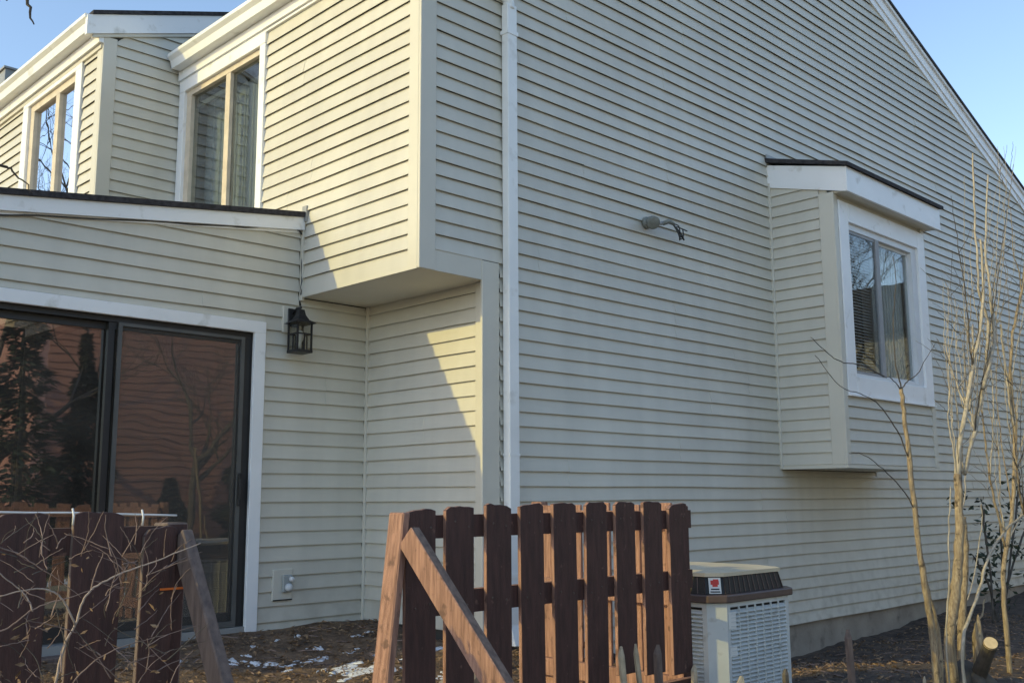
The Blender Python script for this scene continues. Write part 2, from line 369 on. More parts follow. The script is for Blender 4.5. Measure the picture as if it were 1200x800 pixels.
def gh(x, y):
    i = int(np.clip(np.searchsorted(GXA, x)-1, 0, len(gx)-2)); j = int(np.clip(np.searchsorted(GYA, y)-1, 0, len(gy)-2)); a = (x-GXA[i])/(GXA[i+1]-GXA[i]); b = (y-GYA[j])/(GYA[j+1]-GYA[j])
    return float((GZA[j, i]*(1-a)+GZA[j, i+1]*a)*(1-b)+(GZA[j+1, i]*(1-a)+GZA[j+1, i+1]*a)*b)
nx = len(gx); ff = [(j*nx+i, j*nx+i+1, (j+1)*nx+i+1, (j+1)*nx+i) for j in range(len(gy)-1) for i in range(nx-1)]
mb.add(vv, ff); g = mb.build('ground', 'ground', None, smooth=True, fix=False)
tag(g, 'bare brown soil and dark mulch around the house', 'ground', kind='structure')

# ------------------------------------------------------------------ the house
house = thing('town_house', (0, 0, gz(.6, 0)), 'two storey beige sided house with gable end wall, overhanging upper floor and sunroom', 'house')
Dp = 1.37; SOF = 1.49; RX = .605; EAVE = 3.95; PK = 6.27; SL = .3466; XE = 12.5; YB = 3.45
BX0, BX1, BD, BZ0, BZ1 = 4.30, 6.17, .65, .27, 2.76
rake = lambda x: EAVE+SL*x if x < PK else EAVE+SL*(2*PK-x)
# --- gable wall
wg = W('x', 0.0); mb = MB()
wall_cells(mb, wg, RX, XE, -1.12, 3.7, -.12, 0, [(BX0+.06, BX1-.06, BZ0+.06, BZ1-.1)])
wbox(mb, wg, .02, RX, -.12, 0, SOF+.03, 3.7)
tri = [(.02, 3.7), (XE, 3.7), (XE, rake(XE)-.28), (PK, rake(PK)-.28), (.02, rake(0)-.2)]
n = len(tri); mb.add([wg(a, 0, z) for a, z in tri]+[wg(a, -.12, z) for a, z in tri], [tuple(range(n)), tuple(range(2*n-1, n-1, -1))]+[(i, (i+1) % n, n+(i+1) % n, n+i) for i in range(n)])
gw = mb.build('gable_wall', 'dark', house)  # backing coloured dark so the gaps between courses read as shade lines
bayhole = (BX0-.0, BX1+.0, BZ0, 3.02)
courses(gw, wg, .115, XE-.1, 1.6256, rake(.115)-.25, holes=[bayhole])            # upper zone, full width
courses(gw, wg, .70, XE-.1, -1.12, 1.6256, holes=[bayhole])                       # lower zone from the corner trim
zt = rake(.115)-.25; k = math.ceil(zt/CO)
zlo = zt
c_in = -.25
# gable triangle above the eaves: left half then right half, cut along the rake
courses(gw, wg, .115, PK, zt, rake(PK)-.26, clip_hi=(0, EAVE+c_in, SL))
courses(gw, wg, PK, XE-.1, zt, rake(PK)-.26, clip_hi=(2*PK, EAVE+c_in, -SL))
# frieze band under the overhang side and corner trims
part('band_board', 'trim', house, [(.10, RX-.07, 0, .017, SOF-.005, 1.6256)], wg)
part('corner_trim', 'trim', house, [(-.022, .115, 0, .022, SOF-.006, 3.80), ], wg, bevel=.003)
wr = W('y', 0.0)
part('corner_trim', 'trim', house, [(0.0, .10, 0.0, .0225, SOF-.0065, 3.80)], wr, bevel=.003)
wq = W('y', RX)
part('corner_trim', 'trim', house, [(RX-.075, RX+.085, 0, .022, -.93, SOF+.13)], wg, bevel=.003)
part('corner_trim', 'trim', house, [(-.0215, .105, 0.0, .024, -.93, SOF-.002)], wq, bevel=.003)
part('corner_trim', 'trim', house, [(XE-.1, XE+.02, 0, .02, -1.12, rake(XE)-.2)], wg)
# foundation
fm = MB(); wbox(fm, wg, RX+.02, XE, -.12, -.02, -1.9, -1.12); fm.build('foundation', 'concrete', house)
# --- rear wall of the overhanging floor (sunlit)
YW0, YW1, ZW1, ZW0 = 1.945, 3.42, 3.765, 1.75     # window casing outer
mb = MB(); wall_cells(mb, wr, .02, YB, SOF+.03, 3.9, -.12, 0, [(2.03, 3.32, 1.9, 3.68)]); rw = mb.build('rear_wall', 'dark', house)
courses(rw, wr, .10, YB, SOF, 3.785, holes=[(YW0, YW1, ZW0, 3.9)], seam=4)
part('soffit_board', 'soffit', house, [(-.0, Dp+.02, -RX+.0, -.004, SOF+.001, SOF+.03)], wr)
part('soffit_edge', 'trim', house, [(.0, Dp, -.003, .0235, SOF-.008, SOF+.012)], wr)
part('inside_corner_trim', 'trim', house, [(Dp-.045, Dp-.012, .002, .028, SOF-.03, 2.16)], wr, bevel=.003)
# --- recessed ground floor wall
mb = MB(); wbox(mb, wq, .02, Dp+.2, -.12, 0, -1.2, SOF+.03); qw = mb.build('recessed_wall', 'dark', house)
courses(qw, wq, .105, Dp-.02, -.86, SOF, seam=5)
part('inside_corner_trim', 'trim', house, [(Dp-.042, Dp-.014, .002, .03, -.9, SOF-.002)], wq, bevel=.003)
# --- sunroom wall with sliding door
wd = W('x', Dp); SX0 = -3.2; srl = lambda x: 2.005+.127*x
DX0, DX1, DZ1, DZ0 = -2.33, -.39, 1.184, -.86       # door opening
mb = MB(); wall_cells(mb, wd, SX0, RX, -1.2, 1.52, -.12, 0, [(DX0, DX1, DZ0, DZ1)])
mb.add([wd(a, d, z) for d in (0, -.12) for a, z in ((SX0, 1.52), (0.0, 1.52), (0.0, 2.0), (SX0, srl(SX0)))], [(0, 1, 2, 3), (7, 6, 5, 4), (0, 1, 5, 4), (1, 2, 6, 5), (2, 3, 7, 6), (3, 0, 4, 7)])
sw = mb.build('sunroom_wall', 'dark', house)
dh = (DX0-.09, DX1+.09, DZ0-.1, DZ1+.085)
courses(sw, wd, SX0+.1, RX-.025, -.87, 14*CO, holes=[dh], seam=6)
board(sw, wd, SX0+.1, -.03, SX0+.1, -.03, 14*CO, 15*CO); board(sw, wd, -.01, RX-.025, -.01, RX-.025, 14*CO, SOF-.011)
# boards between overhang bottom and the sloping rake
courses(sw, wd, SX0+.1, -.03, SOF, 2.01, clip_hi=(0, 2.005, .127), seam=6) if False else None
def upto_rake():
    zs = [k*CO for k in range(15, 20)]+[2.05]
    for i in range(len(zs)-1):
        b, t = zs[i], zs[i+1]
        a_b = max(SX0+.1, (b-2.005)/.127); a_t = (t-2.005)/.127
        if a_b > -.06: continue
        if a_t <= SX0+.1: board(sw, wd, SX0+.1, -.03, SX0+.1, -.03, b, t); continue
        if a_t < -.04: board(sw, wd, a_b, -.03, a_t, -.03, b, t)
        else: board(sw, wd, a_b, -.03, -.034, -.03, b, 2.0)
upto_rake()
part('corner_trim', 'trim', house, [(SX0-.02, SX0+.1, 0, .02, -.9, 1.56)], wd)
# other sunroom walls, floor
part('sunroom_end_wall', 'trim', house, [((SX0-.0, Dp+.0, -1.2), (SX0+.12, 5.4, 1.58))])
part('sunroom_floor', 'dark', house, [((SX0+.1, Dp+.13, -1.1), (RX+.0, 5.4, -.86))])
# sunroom roof: shingle deck, fascia, drip edge
def slab(name, mats, parent, x0, x1, y0, y1, zf, t0, t1):
    mb = MB(); mb.hexa([(x0, y0, zf(x0)+t0), (x1, y0, zf(x1)+t0), (x1, y1, zf(x1)+t0), (x0, y1, zf(x0)+t0), (x0, y0, zf(x0)+t1), (x1, y0, zf(x1)+t1), (x1, y1, zf(x1)+t1), (x0, y1, zf(x0)+t1)])
    return mb.build(name, mats, parent)
sr = slab('sunroom_roof', 'shingle', house, SX0-.15, -.004, Dp-.075, 5.4, srl, .085, .122)
slab('rake_fascia', 'white', house, SX0-.14, -.02, Dp-.055, Dp-.024, srl, -.012, .084)
slab('rake_moulding', 'white', house, SX0-.14, -.045, Dp-.024, Dp-.004, srl, -.03, .02)
slab('eave_fascia', 'white', house, SX0-.14, SX0-.11, Dp-.024, 5.4, srl, -.02, .084)
mb = MB(); mb.box((-.03, Dp-.085, 2.05), (.0, Dp-.03, 2.17)); mb.build('flashing', 'alu', house)
# sliding door
M_ = MB()
for b in [(DX0-.09, DX0, 0, .03, DZ0-.02, DZ1), (DX1, DX1+.09, 0, .03, DZ0-.02, DZ1), (DX0-.09, DX1+.09, 0, .0305, DZ1, DZ1+.083)]: wbox(M_, wd, *b)
dr = M_.build('sliding_door', 'white', house, bevel=.003)
fr = .05
part('door_frame', 'bronze', dr, [(DX0, DX1, -.11, -.015, DZ1-.035, DZ1-.001), (DX0+.001, DX0+.05, -.11, -.016, DZ0, DZ1-.036), (DX1-.05, DX1-.001, -.11, -.016, DZ0, DZ1-.036)], wd)
part('door_sill', 'alu', dr, [(DX0, DX1, -.11, .02, DZ0-.03, DZ0+.035)], wd)
xm = -1.37
def leaf(x0, x1, dd, gm, st, fmn, zlo=DZ0+.04, zhi=DZ1-.036):
    part('door_stile', fmn, dr, [(x0, x0+st, dd-.035, dd, zlo, zhi)], wd); part('door_stile', fmn, dr, [(x1-st, x1, dd-.035, dd, zlo, zhi)], wd)
    part('door_rail', fmn, dr, [(x0+st, x1-st, dd-.034, dd-.001, zlo, zlo+.09)], wd); part('door_rail', fmn, dr, [(x0+st, x1-st, dd-.034, dd-.001, zhi-.045, zhi)], wd)
    part('pane', gm, dr, [(x0+st, x1-st, dd-.02, dd-.014, zlo+.09, zhi-.045)], wd)
leaf(DX0+.052, xm+.03, -.065, 'doorglass', .04, 'bronze')
leaf(xm-.035, DX1-.055, -.025, 'doorglass', .04, 'bronze')
# insect screen in a grey frame over the right leaf
part('screen_frame', 'screenframe', dr, [(xm+.02, xm+.045, -.014, .001, DZ0+.04, DZ1-.037), (DX1-.085, DX1-.058, -.014, .001, DZ0+.04, DZ1-.037), (xm+.045, DX1-.085, -.013, .0, DZ1-.058, DZ1-.037), (xm+.045, DX1-.085, -.013, .0, DZ0+.04, DZ0+.075)], wd)
part('screen', 'screen', dr, [(xm+.045, DX1-.085, -.008, -.006, DZ0+.075, DZ1-.058)], wd)
part('door_handle', 'black', dr, [(DX1-.082, DX1-.062, .001, .03, -.02, .2), (DX1-.08, DX1-.064, .03, .04, .02, .16)], wd, bevel=.003)
part('latch', 'alu', dr, [(xm+.05, xm+.07, .001, .012, -.52, -.49)], wd)
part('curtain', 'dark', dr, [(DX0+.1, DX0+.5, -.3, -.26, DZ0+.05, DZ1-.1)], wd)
# door step of weathered boards
st = thing('door_step', (-.9, 1.1, gz(-.9, 1.1)), 'low weathered wooden step under the sliding glass door', 'step')
for i, (y0, y1, zz) in enumerate([(1.22, 1.33, -.875), (1.06, 1.20, -.915), (.9, 1.04, -.93)]):
    mb = MB(); mb.box((-2.2+.05*i, y0, zz-.06), (-.33-.03*i, y1, zz)); mb.build('plank', 'greywood', st, bevel=.006)
# --- window on the sunlit rear wall
def win_frame(parent, w, a0, a1, z0, z1, c, cas, name='casing', d=.032):
    """white casing around an opening a0..a1,z0..z1, width c"""
    for i, b in enumerate([(a0-c, a1+c, 0, d+.001, z1, z1+c), (a0-c, a1+c, 0, d+.001, z0-c, z0), (a0-c, a0, 0, d, z0, z1), (a1, a1+c, 0, d, z0, z1)]):
        part(name, cas, parent, [b], w, bevel=.003)
def pane(parent, w, a0, a1, z0, z1, dd, gm='glass', nm='pane'): return part(nm, gm, parent, [(a0, a1, dd-.006, dd, z0, z1)], w)
def sash(parent, w, a0, a1, z0, z1, dd, st, mt, nm='sash', gm='glass'):
    part(nm, mt, parent, [(a0, a1, dd-.03, dd, z1-st, z1), (a0, a1, dd-.03, dd, z0, z0+st), (a0, a0+st, dd-.031, dd-.001, z0+st, z1-st), (a1-st, a1, dd-.031, dd-.001, z0+st, z1-st)], w)
    pane(parent, w, a0+st, a1-st, z0+st, z1-st, dd-.006, gm)
mb = MB(); wbox(mb, wr, 2.02, 3.33, -.118, -.10, 1.9, 1.94)
w1 = mb.build('window', 'tanframe', house)
for b in [(YW0, 2.03, 0, .034, 1.80, ZW1-.095), (3.325, YW1, 0, .034, 1.80, ZW1-.095), (YW0, YW1, 0, .036, ZW1-.095, ZW1), (YW0, YW1, 0, .036, 1.7, 1.80)]: part('casing', 'white', w1, [b], wr, bevel=.003)
part('window_frame', 'tanframe', w1, [(2.03, 3.325, -.07, .005, 3.62, 3.669), (2.03, 3.325, -.07, .005, 1.80, 1.86), (2.03, 2.07, -.07, .004, 1.86, 3.62), (3.24, 3.325, -.07, .004, 1.86, 3.62)], wr)
part('mullion', 'tanframe', w1, [(2.55, 2.625, -.06, .002, 1.86, 3.62)], wr)
pane(w1, wr, 2.07, 2.55, 1.86, 3.62, -.03); pane(w1, wr, 2.625, 3.24, 1.86, 3.62, -.03)
part('inner_sash', 'greyframe', w1, [(2.67, 2.70, -.065, -.04, 1.86, 3.50), (2.67, 3.22, -.065, -.041, 3.50, 3.54)], wr)
part('curtain', 'palecurtain', w1, [(2.04+.07*i, 2.112+.07*i, -.19-.012*(i % 2), -.175-.012*(i % 2), 1.8, 3.6) for i in range(18)], wr)
# --- eave: gutter, fascia, roof
def gutter_prof(w, a0, a1, z, dd, name, parent, mt='gutter'):
    pr = [(0, .0), (0, -.125), (.085, -.125), (.10, -.06), (.13, -.03), (.13, .0), (.122, .0), (.122, -.025), (.09, -.055), (.078, -.115), (.008, -.115), (.008, 0)]
    mb = MB(); n = len(pr); mb.add([w(a, dd+p, z+q) for a in (a0, a1) for p, q in pr], [(i, (i+1) % n, n+(i+1) % n, n+i) for i in range(n)])
    for a in (a0, a1):
        s = .004 if a == a0 else -.004
        e = pr[:6]; k = len(e); mb.add([w(a, dd+p, z+q) for p, q in e]+[w(a+s, dd+p, z+q) for p, q in e], [tuple(range(k)), tuple(range(2*k-1, k-1, -1))]+[(i, (i+1) % k, k+(i+1) % k, k+i) for i in range(k)])
    return mb.build(name, mt, parent, fix=True)
part('fascia', 'white', house, [(-.2, YB-.03, .0, .05, 3.79, 3.97)], wr)
part('frieze_board', 'white', house, [(.0, YB-.02, .0, .03, 3.766, 3.789)], wr)
gutter_prof(wr, -.25, YB-.06, 4.0, .051, 'gutter', house)
def roofslab(name, parent, pts, y0, y1, t, mt='shingle'):
    mb = MB(); n = len(pts); prof = pts+[(x, z-t) for x, z in reversed(pts)]; k = len(prof)
    mb.add([(x, y, z) for y in (y0, y1) for x, z in prof], [tuple(range(k)), tuple(range(2*k-1, k-1, -1))]+[(i, (i+1) % k, k+(i+1) % k, k+i) for i in range(k)]); return mb.build(name, mt, parent)
rp = [(-.12, EAVE+.03-.12*SL), (PK, rake(PK)+.03), (XE+.3, rake(XE+.3)+.03)]
roofslab('roof', house, rp, -.085, YB+.02, .035)
for s, (xa, xb) in enumerate([(-.10, PK), (PK, XE+.28)]):
    def rb(name, d0, d1, t0, t1, mt='white'):
        mb = MB(); P = []
        for t in (t1, t0):
            P += [(xa, -d0, rake(xa)+t), (xb, -d0, rake(xb)+t), (xb, -d1, rake(xb)+t), (xa, -d1, rake(xa)+t)]
        mb.hexa(P[0:4]+P[4:8]); mb.build(name, mt, house)
    rb('rake_board', .0, .045, -.006, -.17); rb('rake_moulding', .045, .07, -.007, -.05); rb('rake_trim', .0, .03, -.171, -.26, 'white')
# far walls close the house
part('far_wall', 'trim', house, [((XE-.12, .13, -1.9), (XE, 9, rake(XE)-.1))]); part('upper_floor', 'interior', house, [((.13, .13, SOF+.05), (XE-.13, YB, SOF+.2))])
part('lower_floor', 'dark', house, [((RX+.13, .13, -1.0), (XE-.13, YB+2, -.8))])
part('party_wall', 'interior', house, [((.1, YB+.0, SOF+.2), (XE-.13, YB+.1, 3.8))])
# downspout with elbow, straps
ds = MB(); x0, x1 = .715, .815
def rectspout(mb, path, wx, wy):
    n = len(path); v = []
    for p in path: v += [(p[0]-wx/2, p[1]-wy/2, p[2]), (p[0]+wx/2, p[1]-wy/2, p[2]), (p[0]+wx/2, p[1]+wy/2, p[2]), (p[0]-wx/2, p[1]+wy/2, p[2])]
    f = [(i*4+j, i*4+(j+1) % 4, (i+1)*4+(j+1) % 4, (i+1)*4+j) for i in range(n-1) for j in range(4)]+[(3, 2, 1, 0), (4*n-4, 4*n-3, 4*n-2, 4*n-1)]; mb.add(v, f)
rectspout(ds, [(.765, -.10, -.93), (.765, -.058, -.80), (.765, -.058, 3.52), (.765, -.058, 3.53)], .095, .065)
dso = ds.build('downspout', 'gutter', house, bevel=.006)
mb = MB(); mb.tube(smoothline([(.765, -.058, 3.5), (.72, -.06, 3.60), (.45, -.07, 3.72), (.1, -.08, 3.84), (-.02, -.085, 3.88)], 4), .042, 10); mb.build('elbow', 'gutter', dso, smooth=True)
for z in (3.3, -.5): part('strap', 'gutter', dso, [(.71, .82, .02, .095, z, z+.03)], wg)
part('joint_sleeve', 'gutter', dso, [(.7155, .8145, .024, .0925, .30, .315)], wg)
part('cable', 'cable', house, [(-.0, .0, .0, .0, 0, 0)], wd) if False else None
mb = MB(); mb.tube(smoothline([(-3.2, Dp-.03, 1.52), (-2.1, Dp-.028, 1.705), (-1.2, Dp-.028, 1.835), (-.5, Dp-.028, 1.925), (-.05, Dp-.03, 1.985), (-.03, Dp-.04, 1.7), (-.03, Dp-.04, 1.5)], 5, .004), .005, 5); mb.build('cable', 'cable', house, smooth=True)
# --- bay window on the gable wall
mb = MB()
wf = W('x', -BD); wl = W('y', BX0); t_ = .07
wall_cells(mb, wf, BX0, BX1, BZ0+.02, BZ1, -t_, 0, [(4.53, 6.0, 1.09, 2.52)])
mb.box((BX0, -BD+t_, BZ0+.02), (BX0+t_, -.001, BZ1)); mb.hexa([(x, y, z) for z in (0, 1) for x, y in ()] or [(BX0, -BD+.05, BZ1), (BX0+.02, -BD+.05, BZ1), (BX0+.02, -.001, BZ1), (BX0, -.001, BZ1), (BX0, -BD+.05, BZ1+.05), (BX0+.02, -BD+.05, BZ1+.05), (BX0+.02, -.001, 2.98), (BX0, -.001, 2.98)]); mb.box((BX1-t_, -BD+t_, BZ0+.02), (BX1, -.001, BZ1))
bay = mb.build('bay_window', 'trim', house)
part('bay_floor', 'soffit', bay, [((BX0-.012, -BD-.012, BZ0), (BX1+.012, .0, BZ0+.03))])
part('base_trim', 'trim', bay, [((BX0-.022, -BD-.022, BZ0-.004), (BX1+.022, -BD-.0121, BZ0+.025)), ((BX0-.0225, -BD-.012, BZ0-.004), (BX0-.0121, .0, BZ0+.025))])
courses(bay, wl, -BD+.125, -.035, BZ0+.03, 27*CO, seam=5)
board(bay, wl, -BD+.125, -.035, -BD+.125, -.035, 27*CO, 28*CO); board(bay, wl, -.5, -.035, -.32, -.035, 28*CO, 2.96)
courses(bay, wf, BX0+.05, BX1-.06, BZ0+.03, .915, seam=5)
part('corner_trim', 'trim', bay, [((BX0-.022, -BD-.0, BZ0+.0255), (BX0, -BD+.125, BZ1))], bevel=.003)
part('corner_trim', 'trim', bay, [((BX0-.0215, -BD-.022, BZ0+.0256), (BX0+.05, -BD, BZ1-.001))], bevel=.003)
part('corner_trim', 'trim', bay, [((BX1-.06, -BD-.022, BZ0+.0256), (BX1+.0215, -BD, BZ1-.001))], bevel=.003)
part('inside_corner_trim', 'trim', bay, [((BX0-.034, -.036, BZ0), (BX0-.0, -.0, 2.98))], bevel=.003)
part('inside_corner_trim', 'trim', bay, [((BX1, -.036, BZ0), (BX1+.034, .0, 2.98))], bevel=.003)
part('right_side', 'siding', bay, [((BX1, -BD, BZ0+.03), (BX1+.012, -.04, BZ1))])
# window: casing, white frame, two sliding sashes
wa0, wa1, wz0, wz1 = 4.53, 6.0, 1.09, 2.52
for b in [(4.36, wa0, .0, .03, .915, 2.70), (wa1, 6.165, 0, .03, .915, 2.70), (wa0, wa1, 0, .031, wz1, 2.70), (wa0, wa1, 0, .031, .915, wz0)]: part('casing', 'white', bay, [b], wf, bevel=.004)
part('drip_cap', 'white', bay, [(4.36, 6.165, 0, .05, .902, .9149)], wf)
part('window_frame', 'sash', bay, [(wa0, wa1, -.075, .004, wz1-.06, wz1-.0), (wa0, wa1, -.075, .006, wz0, wz0+.03), (wa0, wa0+.035, -.075, .003, wz0+.03, wz1-.06), (wa1-.11, wa1, -.075, .003, wz0+.03, wz1-.06)], wf)
sash(bay, wf, wa0+.036, 5.19, wz0+.031, wz1-.061, -.004, .028, 'greyframe', gm='bayglass')
sash(bay, wf, 5.12, wa1-.111, wz0+.031, wz1-.061, -.036, .028, 'sash', gm='bayglass')
part('mullion', 'greyframe', bay, [(5.10, 5.175, -.03, .004, wz0+.031, wz1-.061)], wf)
cv = MB()
for i in range(22):
    a = 5.22+i*.031; wbox(cv, wf, a, a+.032, -.13-.014*(i % 2), -.115-.014*(i % 2), wz0, wz1)
cv.build('curtain', 'curtain', bay)
bl = MB()
for i in range(48): z = wz0+.03+i*.029; bl.hexa([wf(a, d, zz) for zz in (z, z+.004) for a, d in ((4.55, -.075), (5.10, -.075), (5.10, -.10), (4.55, -.10))])
bl.build('blind', 'palecurtain', bay)
# bay roof: fascia boards, soffit lip, low hip of shingles
fz0, fz1 = 2.735, 2.965; FX0, FX1, FY = BX0-.03, 6.28, -.79
mb = MB()      # side fascia rises to the wall
P = lambda x, y, z: (x, y, z)
mb.hexa([(FX0, FY, fz0), (FX0+.025, FY, fz0), (FX0+.025, -.001, fz0+.21), (FX0, -.001, fz0+.21), (FX0, FY, fz1), (FX0+.025, FY, fz1), (FX0+.025, -.001, fz1+.2), (FX0, -.001, fz1+.2)])
mb.build('fascia', 'white', bay)
mb = MB(); mb.hexa([(FX1-.025, FY, fz0), (FX1, FY, fz0), (FX1, -.001, fz0+.21), (FX1-.025, -.001, fz0+.21), (FX1-.025, FY, fz1), (FX1, FY, fz1), (FX1, -.001, fz1+.2), (FX1-.025, -.001, fz1+.2)]); mb.build('fascia', 'white', bay)
part('fascia', 'white', bay, [((FX0-.001, FY-.025, fz0-.002), (FX1+.001, FY-.0005, fz1-.001))], bevel=.002)
part('soffit_board', 'soffit', bay, [((BX0+.0, FY, fz0+.01), (FX1-.03, -BD-.001, fz0+.03))])
mb = MB(); zz = lambda y: fz1+.0+.2*(y-FY)/(-FY)
mb.hexa([(FX0-.03, FY-.055, fz1-.005), (FX1+.04, FY-.055, fz1-.005), (FX1+.04, -.001, fz1+.225), (FX0-.03, -.001, fz1+.225), (FX0-.03, FY-.055, fz1+.03), (FX1+.04, FY-.055, fz1+.03), (FX1+.04, -.001, fz1+.265), (FX0-.03, -.001, fz1+.265)])
mb.build('bay_roof', 'shingle', bay)
mb = MB(); mb.hexa([(FX0-.025, -.03, fz1+.262), (FX1+.03, -.03, fz1+.262), (FX1+.03, -.018, fz1+.262), (FX0-.025, -.018, fz1+.262), (FX0-.025, -.03, fz1+.30), (FX1+.03, -.03, fz1+.30), (FX1+.03, -.018, fz1+.30), (FX0-.025, -.018, fz1+.30)]); mb.build('flashing', 'alu', bay)
part('bay_ceiling', 'interior', bay, [((BX0+.07, -BD+.07, BZ1-.06), (BX1-.07, -.001, BZ1-.045))])

# ------------------------------------------------------------------ neighbouring unit
NX, NY1 = -.72, 13.0
nb = thing('town_house', (NX, YB, -1.0), 'adjoining beige sided house stepping forward behind the sunroom roof', 'house')
wn = W('x', YB); wnr = W('y', NX)
nr = lambda x: 4.135+.335*(x+.905)
mb = MB(); wbox(mb, wn, NX+.02, .0, -.12, 0, 1.5, 3.88); wbox(mb, wn, -.0, 6, -.12, -.03, 3.7, 4.3)
mb.add([wn(a, d, z) for d in (0, -.12) for a, z in ((NX+.02, 3.88), (6.0, 3.88), (6.0, nr(6)-.05), (NX+.02, nr(NX)-.05))], [(0, 1, 2, 3), (7, 6, 5, 4), (0, 1, 5, 4), (1, 2, 6, 5), (2, 3, 7, 6), (3, 0, 4, 7)])
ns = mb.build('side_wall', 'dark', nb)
def nb_side():
    z = 1.524; 
    while z < 4.4:
        t = z+CO; lo, hi = NX+.10, .6 if z > 3.98 else -.004
        lim = lambda q: NX+.02+(q-(nr(NX)-.185))/.335
        a_b, a_t = max(lo, lim(z)), max(lo, lim(t))
        if a_t < hi-.02: board(ns, wn, a_b, hi, a_t, hi, z, t)
        elif a_b < hi-.02: board(ns, wn, a_b, hi, hi-.01, hi, z, t)
        z = t
nb_side()
part('corner_trim', 'trim', nb, [(NX-.022, NX+.10, 0, .022, 1.5, nr(NX)-.19)], wn, bevel=.003)
part('corner_trim', 'trim', nb, [(YB+.0, YB+.10, 0.0, .0225, 1.5, 3.93)], wnr, bevel=.003)
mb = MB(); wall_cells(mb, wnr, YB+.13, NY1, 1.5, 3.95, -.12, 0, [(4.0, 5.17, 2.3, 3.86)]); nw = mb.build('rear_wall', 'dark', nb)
courses(nw, wnr, YB+.10, NY1, 1.524, 3.94, holes=[(3.84, 5.33, 2.1, 4.0)], seam=5)
w2 = MB(); wbox(w2, wnr, 4.0, 5.17, -.118, -.10, 2.3, 2.33); w2 = w2.build('window', 'tanframe', nb)
win_frame(w2, wnr, 4.0, 5.17, 2.3, 3.86, .14, 'white')
part('window_frame', 'tanframe', w2, [(4.0, 5.17, -.07, .005, 3.79, 3.859), (4.0, 5.17, -.07, .005, 2.301, 2.35), (4.0, 4.05, -.07, .004, 2.35, 3.79), (5.07, 5.17, -.07, .004, 2.35, 3.79)], wnr)
part('mullion', 'tanframe', w2, [(4.43, 4.52, -.06, .003, 2.35, 3.79)], wnr)
pane(w2, wnr, 4.05, 4.43, 2.35, 3.79, -.03, 'coatedglass'); pane(w2, wnr, 4.52, 5.07, 2.35, 3.79, -.03, 'coatedglass')
part('curtain', 'palecurtain', w2, [(4.02+.075*i, 4.097+.075*i, -.19-.012*(i % 2), -.175-.012*(i % 2), 2.31, 3.8) for i in range(15)], wnr)
part('fascia', 'white', nb, [(YB-.02, NY1, .0, .06, 3.94, 4.12)], wnr)
part('frieze_board', 'trim', nb, [(YB-.0, NY1, .0, .035, 3.90, 3.939)], wnr)
gutter_prof(wnr, YB-.02, NY1, 4.16, .061, 'gutter', nb)
npk = [(-.86, nr(-.86)+.04), (6.2, nr(6.2)+.04), (13, nr(-.6))]
roofslab('roof', nb, npk, YB-.06, NY1, .035)
mb = MB(); xs = (-.90, 6.2)
mb.hexa([(x, y, nr(x)+t) for t in (-.17, .003) for x, y in ((xs[0], YB-.045), (xs[1], YB-.045), (xs[1], YB-.0), (xs[0], YB-.0))]); mb.build('rake_board', 'white', nb)
mb = MB(); mb.hexa([(x, y, nr(x)+t) for t in (-.20, -.171) for x, y in ((xs[0]+.06, YB-.033), (xs[1], YB-.033), (xs[1], YB-.0), (xs[0]+.06, YB-.0))]); mb.build('rake_moulding', 'trim', nb)
part('lower_wall', 'trim', nb, [((NX, 5.4, -1.6), (NX+.12, NY1, 1.5))]); part('end_wall', 'trim', nb, [((NX, NY1-.1, -1.6), (12, NY1, 4.0))]); part('front_wall', 'trim', nb, [((12.0, 5, -1.6), (12.1, NY1, 4.2))])
mb = MB(); vp = at(11, 90, 0, -.3); mb.box((-.38, vp.y-.10, 4.2), (-.24, vp.y+.10, vp.z+.05)); mb.box((-.40, vp.y-.12, vp.z+.05), (-.22, vp.y+.12, vp.z+.075)); mb.build('roof_vent', 'alu', nb)

# ------------------------------------------------------------------ fixtures on the walls
lp = thing('wall_lantern', (-.09, Dp, 1.2), 'black metal lantern with clear glass on beige wall beside sliding door', 'lantern')
part('mounting_block', 'trim', lp, [(-.165, -.01, .0, .03, 1.21, 1.405)], wd, bevel=.004)
part('back_plate', 'black', lp, [(-.13, -.045, .03, .042, 1.255, 1.39)], wd, bevel=.004)
LX, LY = -.088, Dp-.135
mb = MB(); mb.tube([(LX, Dp-.04, 1.355), (LX, Dp-.09, 1.385), (LX, LY, 1.385), (LX, LY, 1.36)], .011, 8); mb.build('arm', 'black', lp, smooth=True)
mb = MB(); s = .045
for (r, z0, z1, r2) in [(.028, 1.33, 1.37, .02), (.046, 1.295, 1.33, .028), (.085, 1.268, 1.295, .046)]:
    mb.hexa([(LX+i*r, LY+j*r, z0) for i, j in ((-1, -1), (1, -1), (1, 1), (-1, 1))]+[(LX+i*r2, LY+j*r2, z1) for i, j in ((-1, -1), (1, -1), (1, 1), (-1, 1))])
mb.build('roof_cap', 'black', lp)
mb = MB(); c = .058
for i in (-1, 1):
    for j in (-1, 1): mb.box((LX+i*c-.006, LY+j*c-.006, 1.075), (LX+i*c+.006, LY+j*c+.006, 1.268))
for i in (-1, 1):
    mb.box((LX-c+.006, LY+i*c-.004, 1.185), (LX+c-.006, LY+i*c+.004, 1.195)); mb.box((LX+i*c-.004, LY-c+.006, 1.1851), (LX+i*c+.004, LY+c-.006, 1.1949))
    mb.box((LX-.005, LY+i*c-.0035, 1.075), (LX+.005, LY+i*c+.0035, 1.185)); mb.box((LX+i*c-.0035, LY-.005, 1.075), (LX+i*c+.0035, LY+.005, 1.185))
mb.box((LX-c-.008, LY-c-.008, 1.055), (LX+c+.008, LY+c+.008, 1.075)); mb.build('cage', 'black', lp)
mb = MB(); c = .050
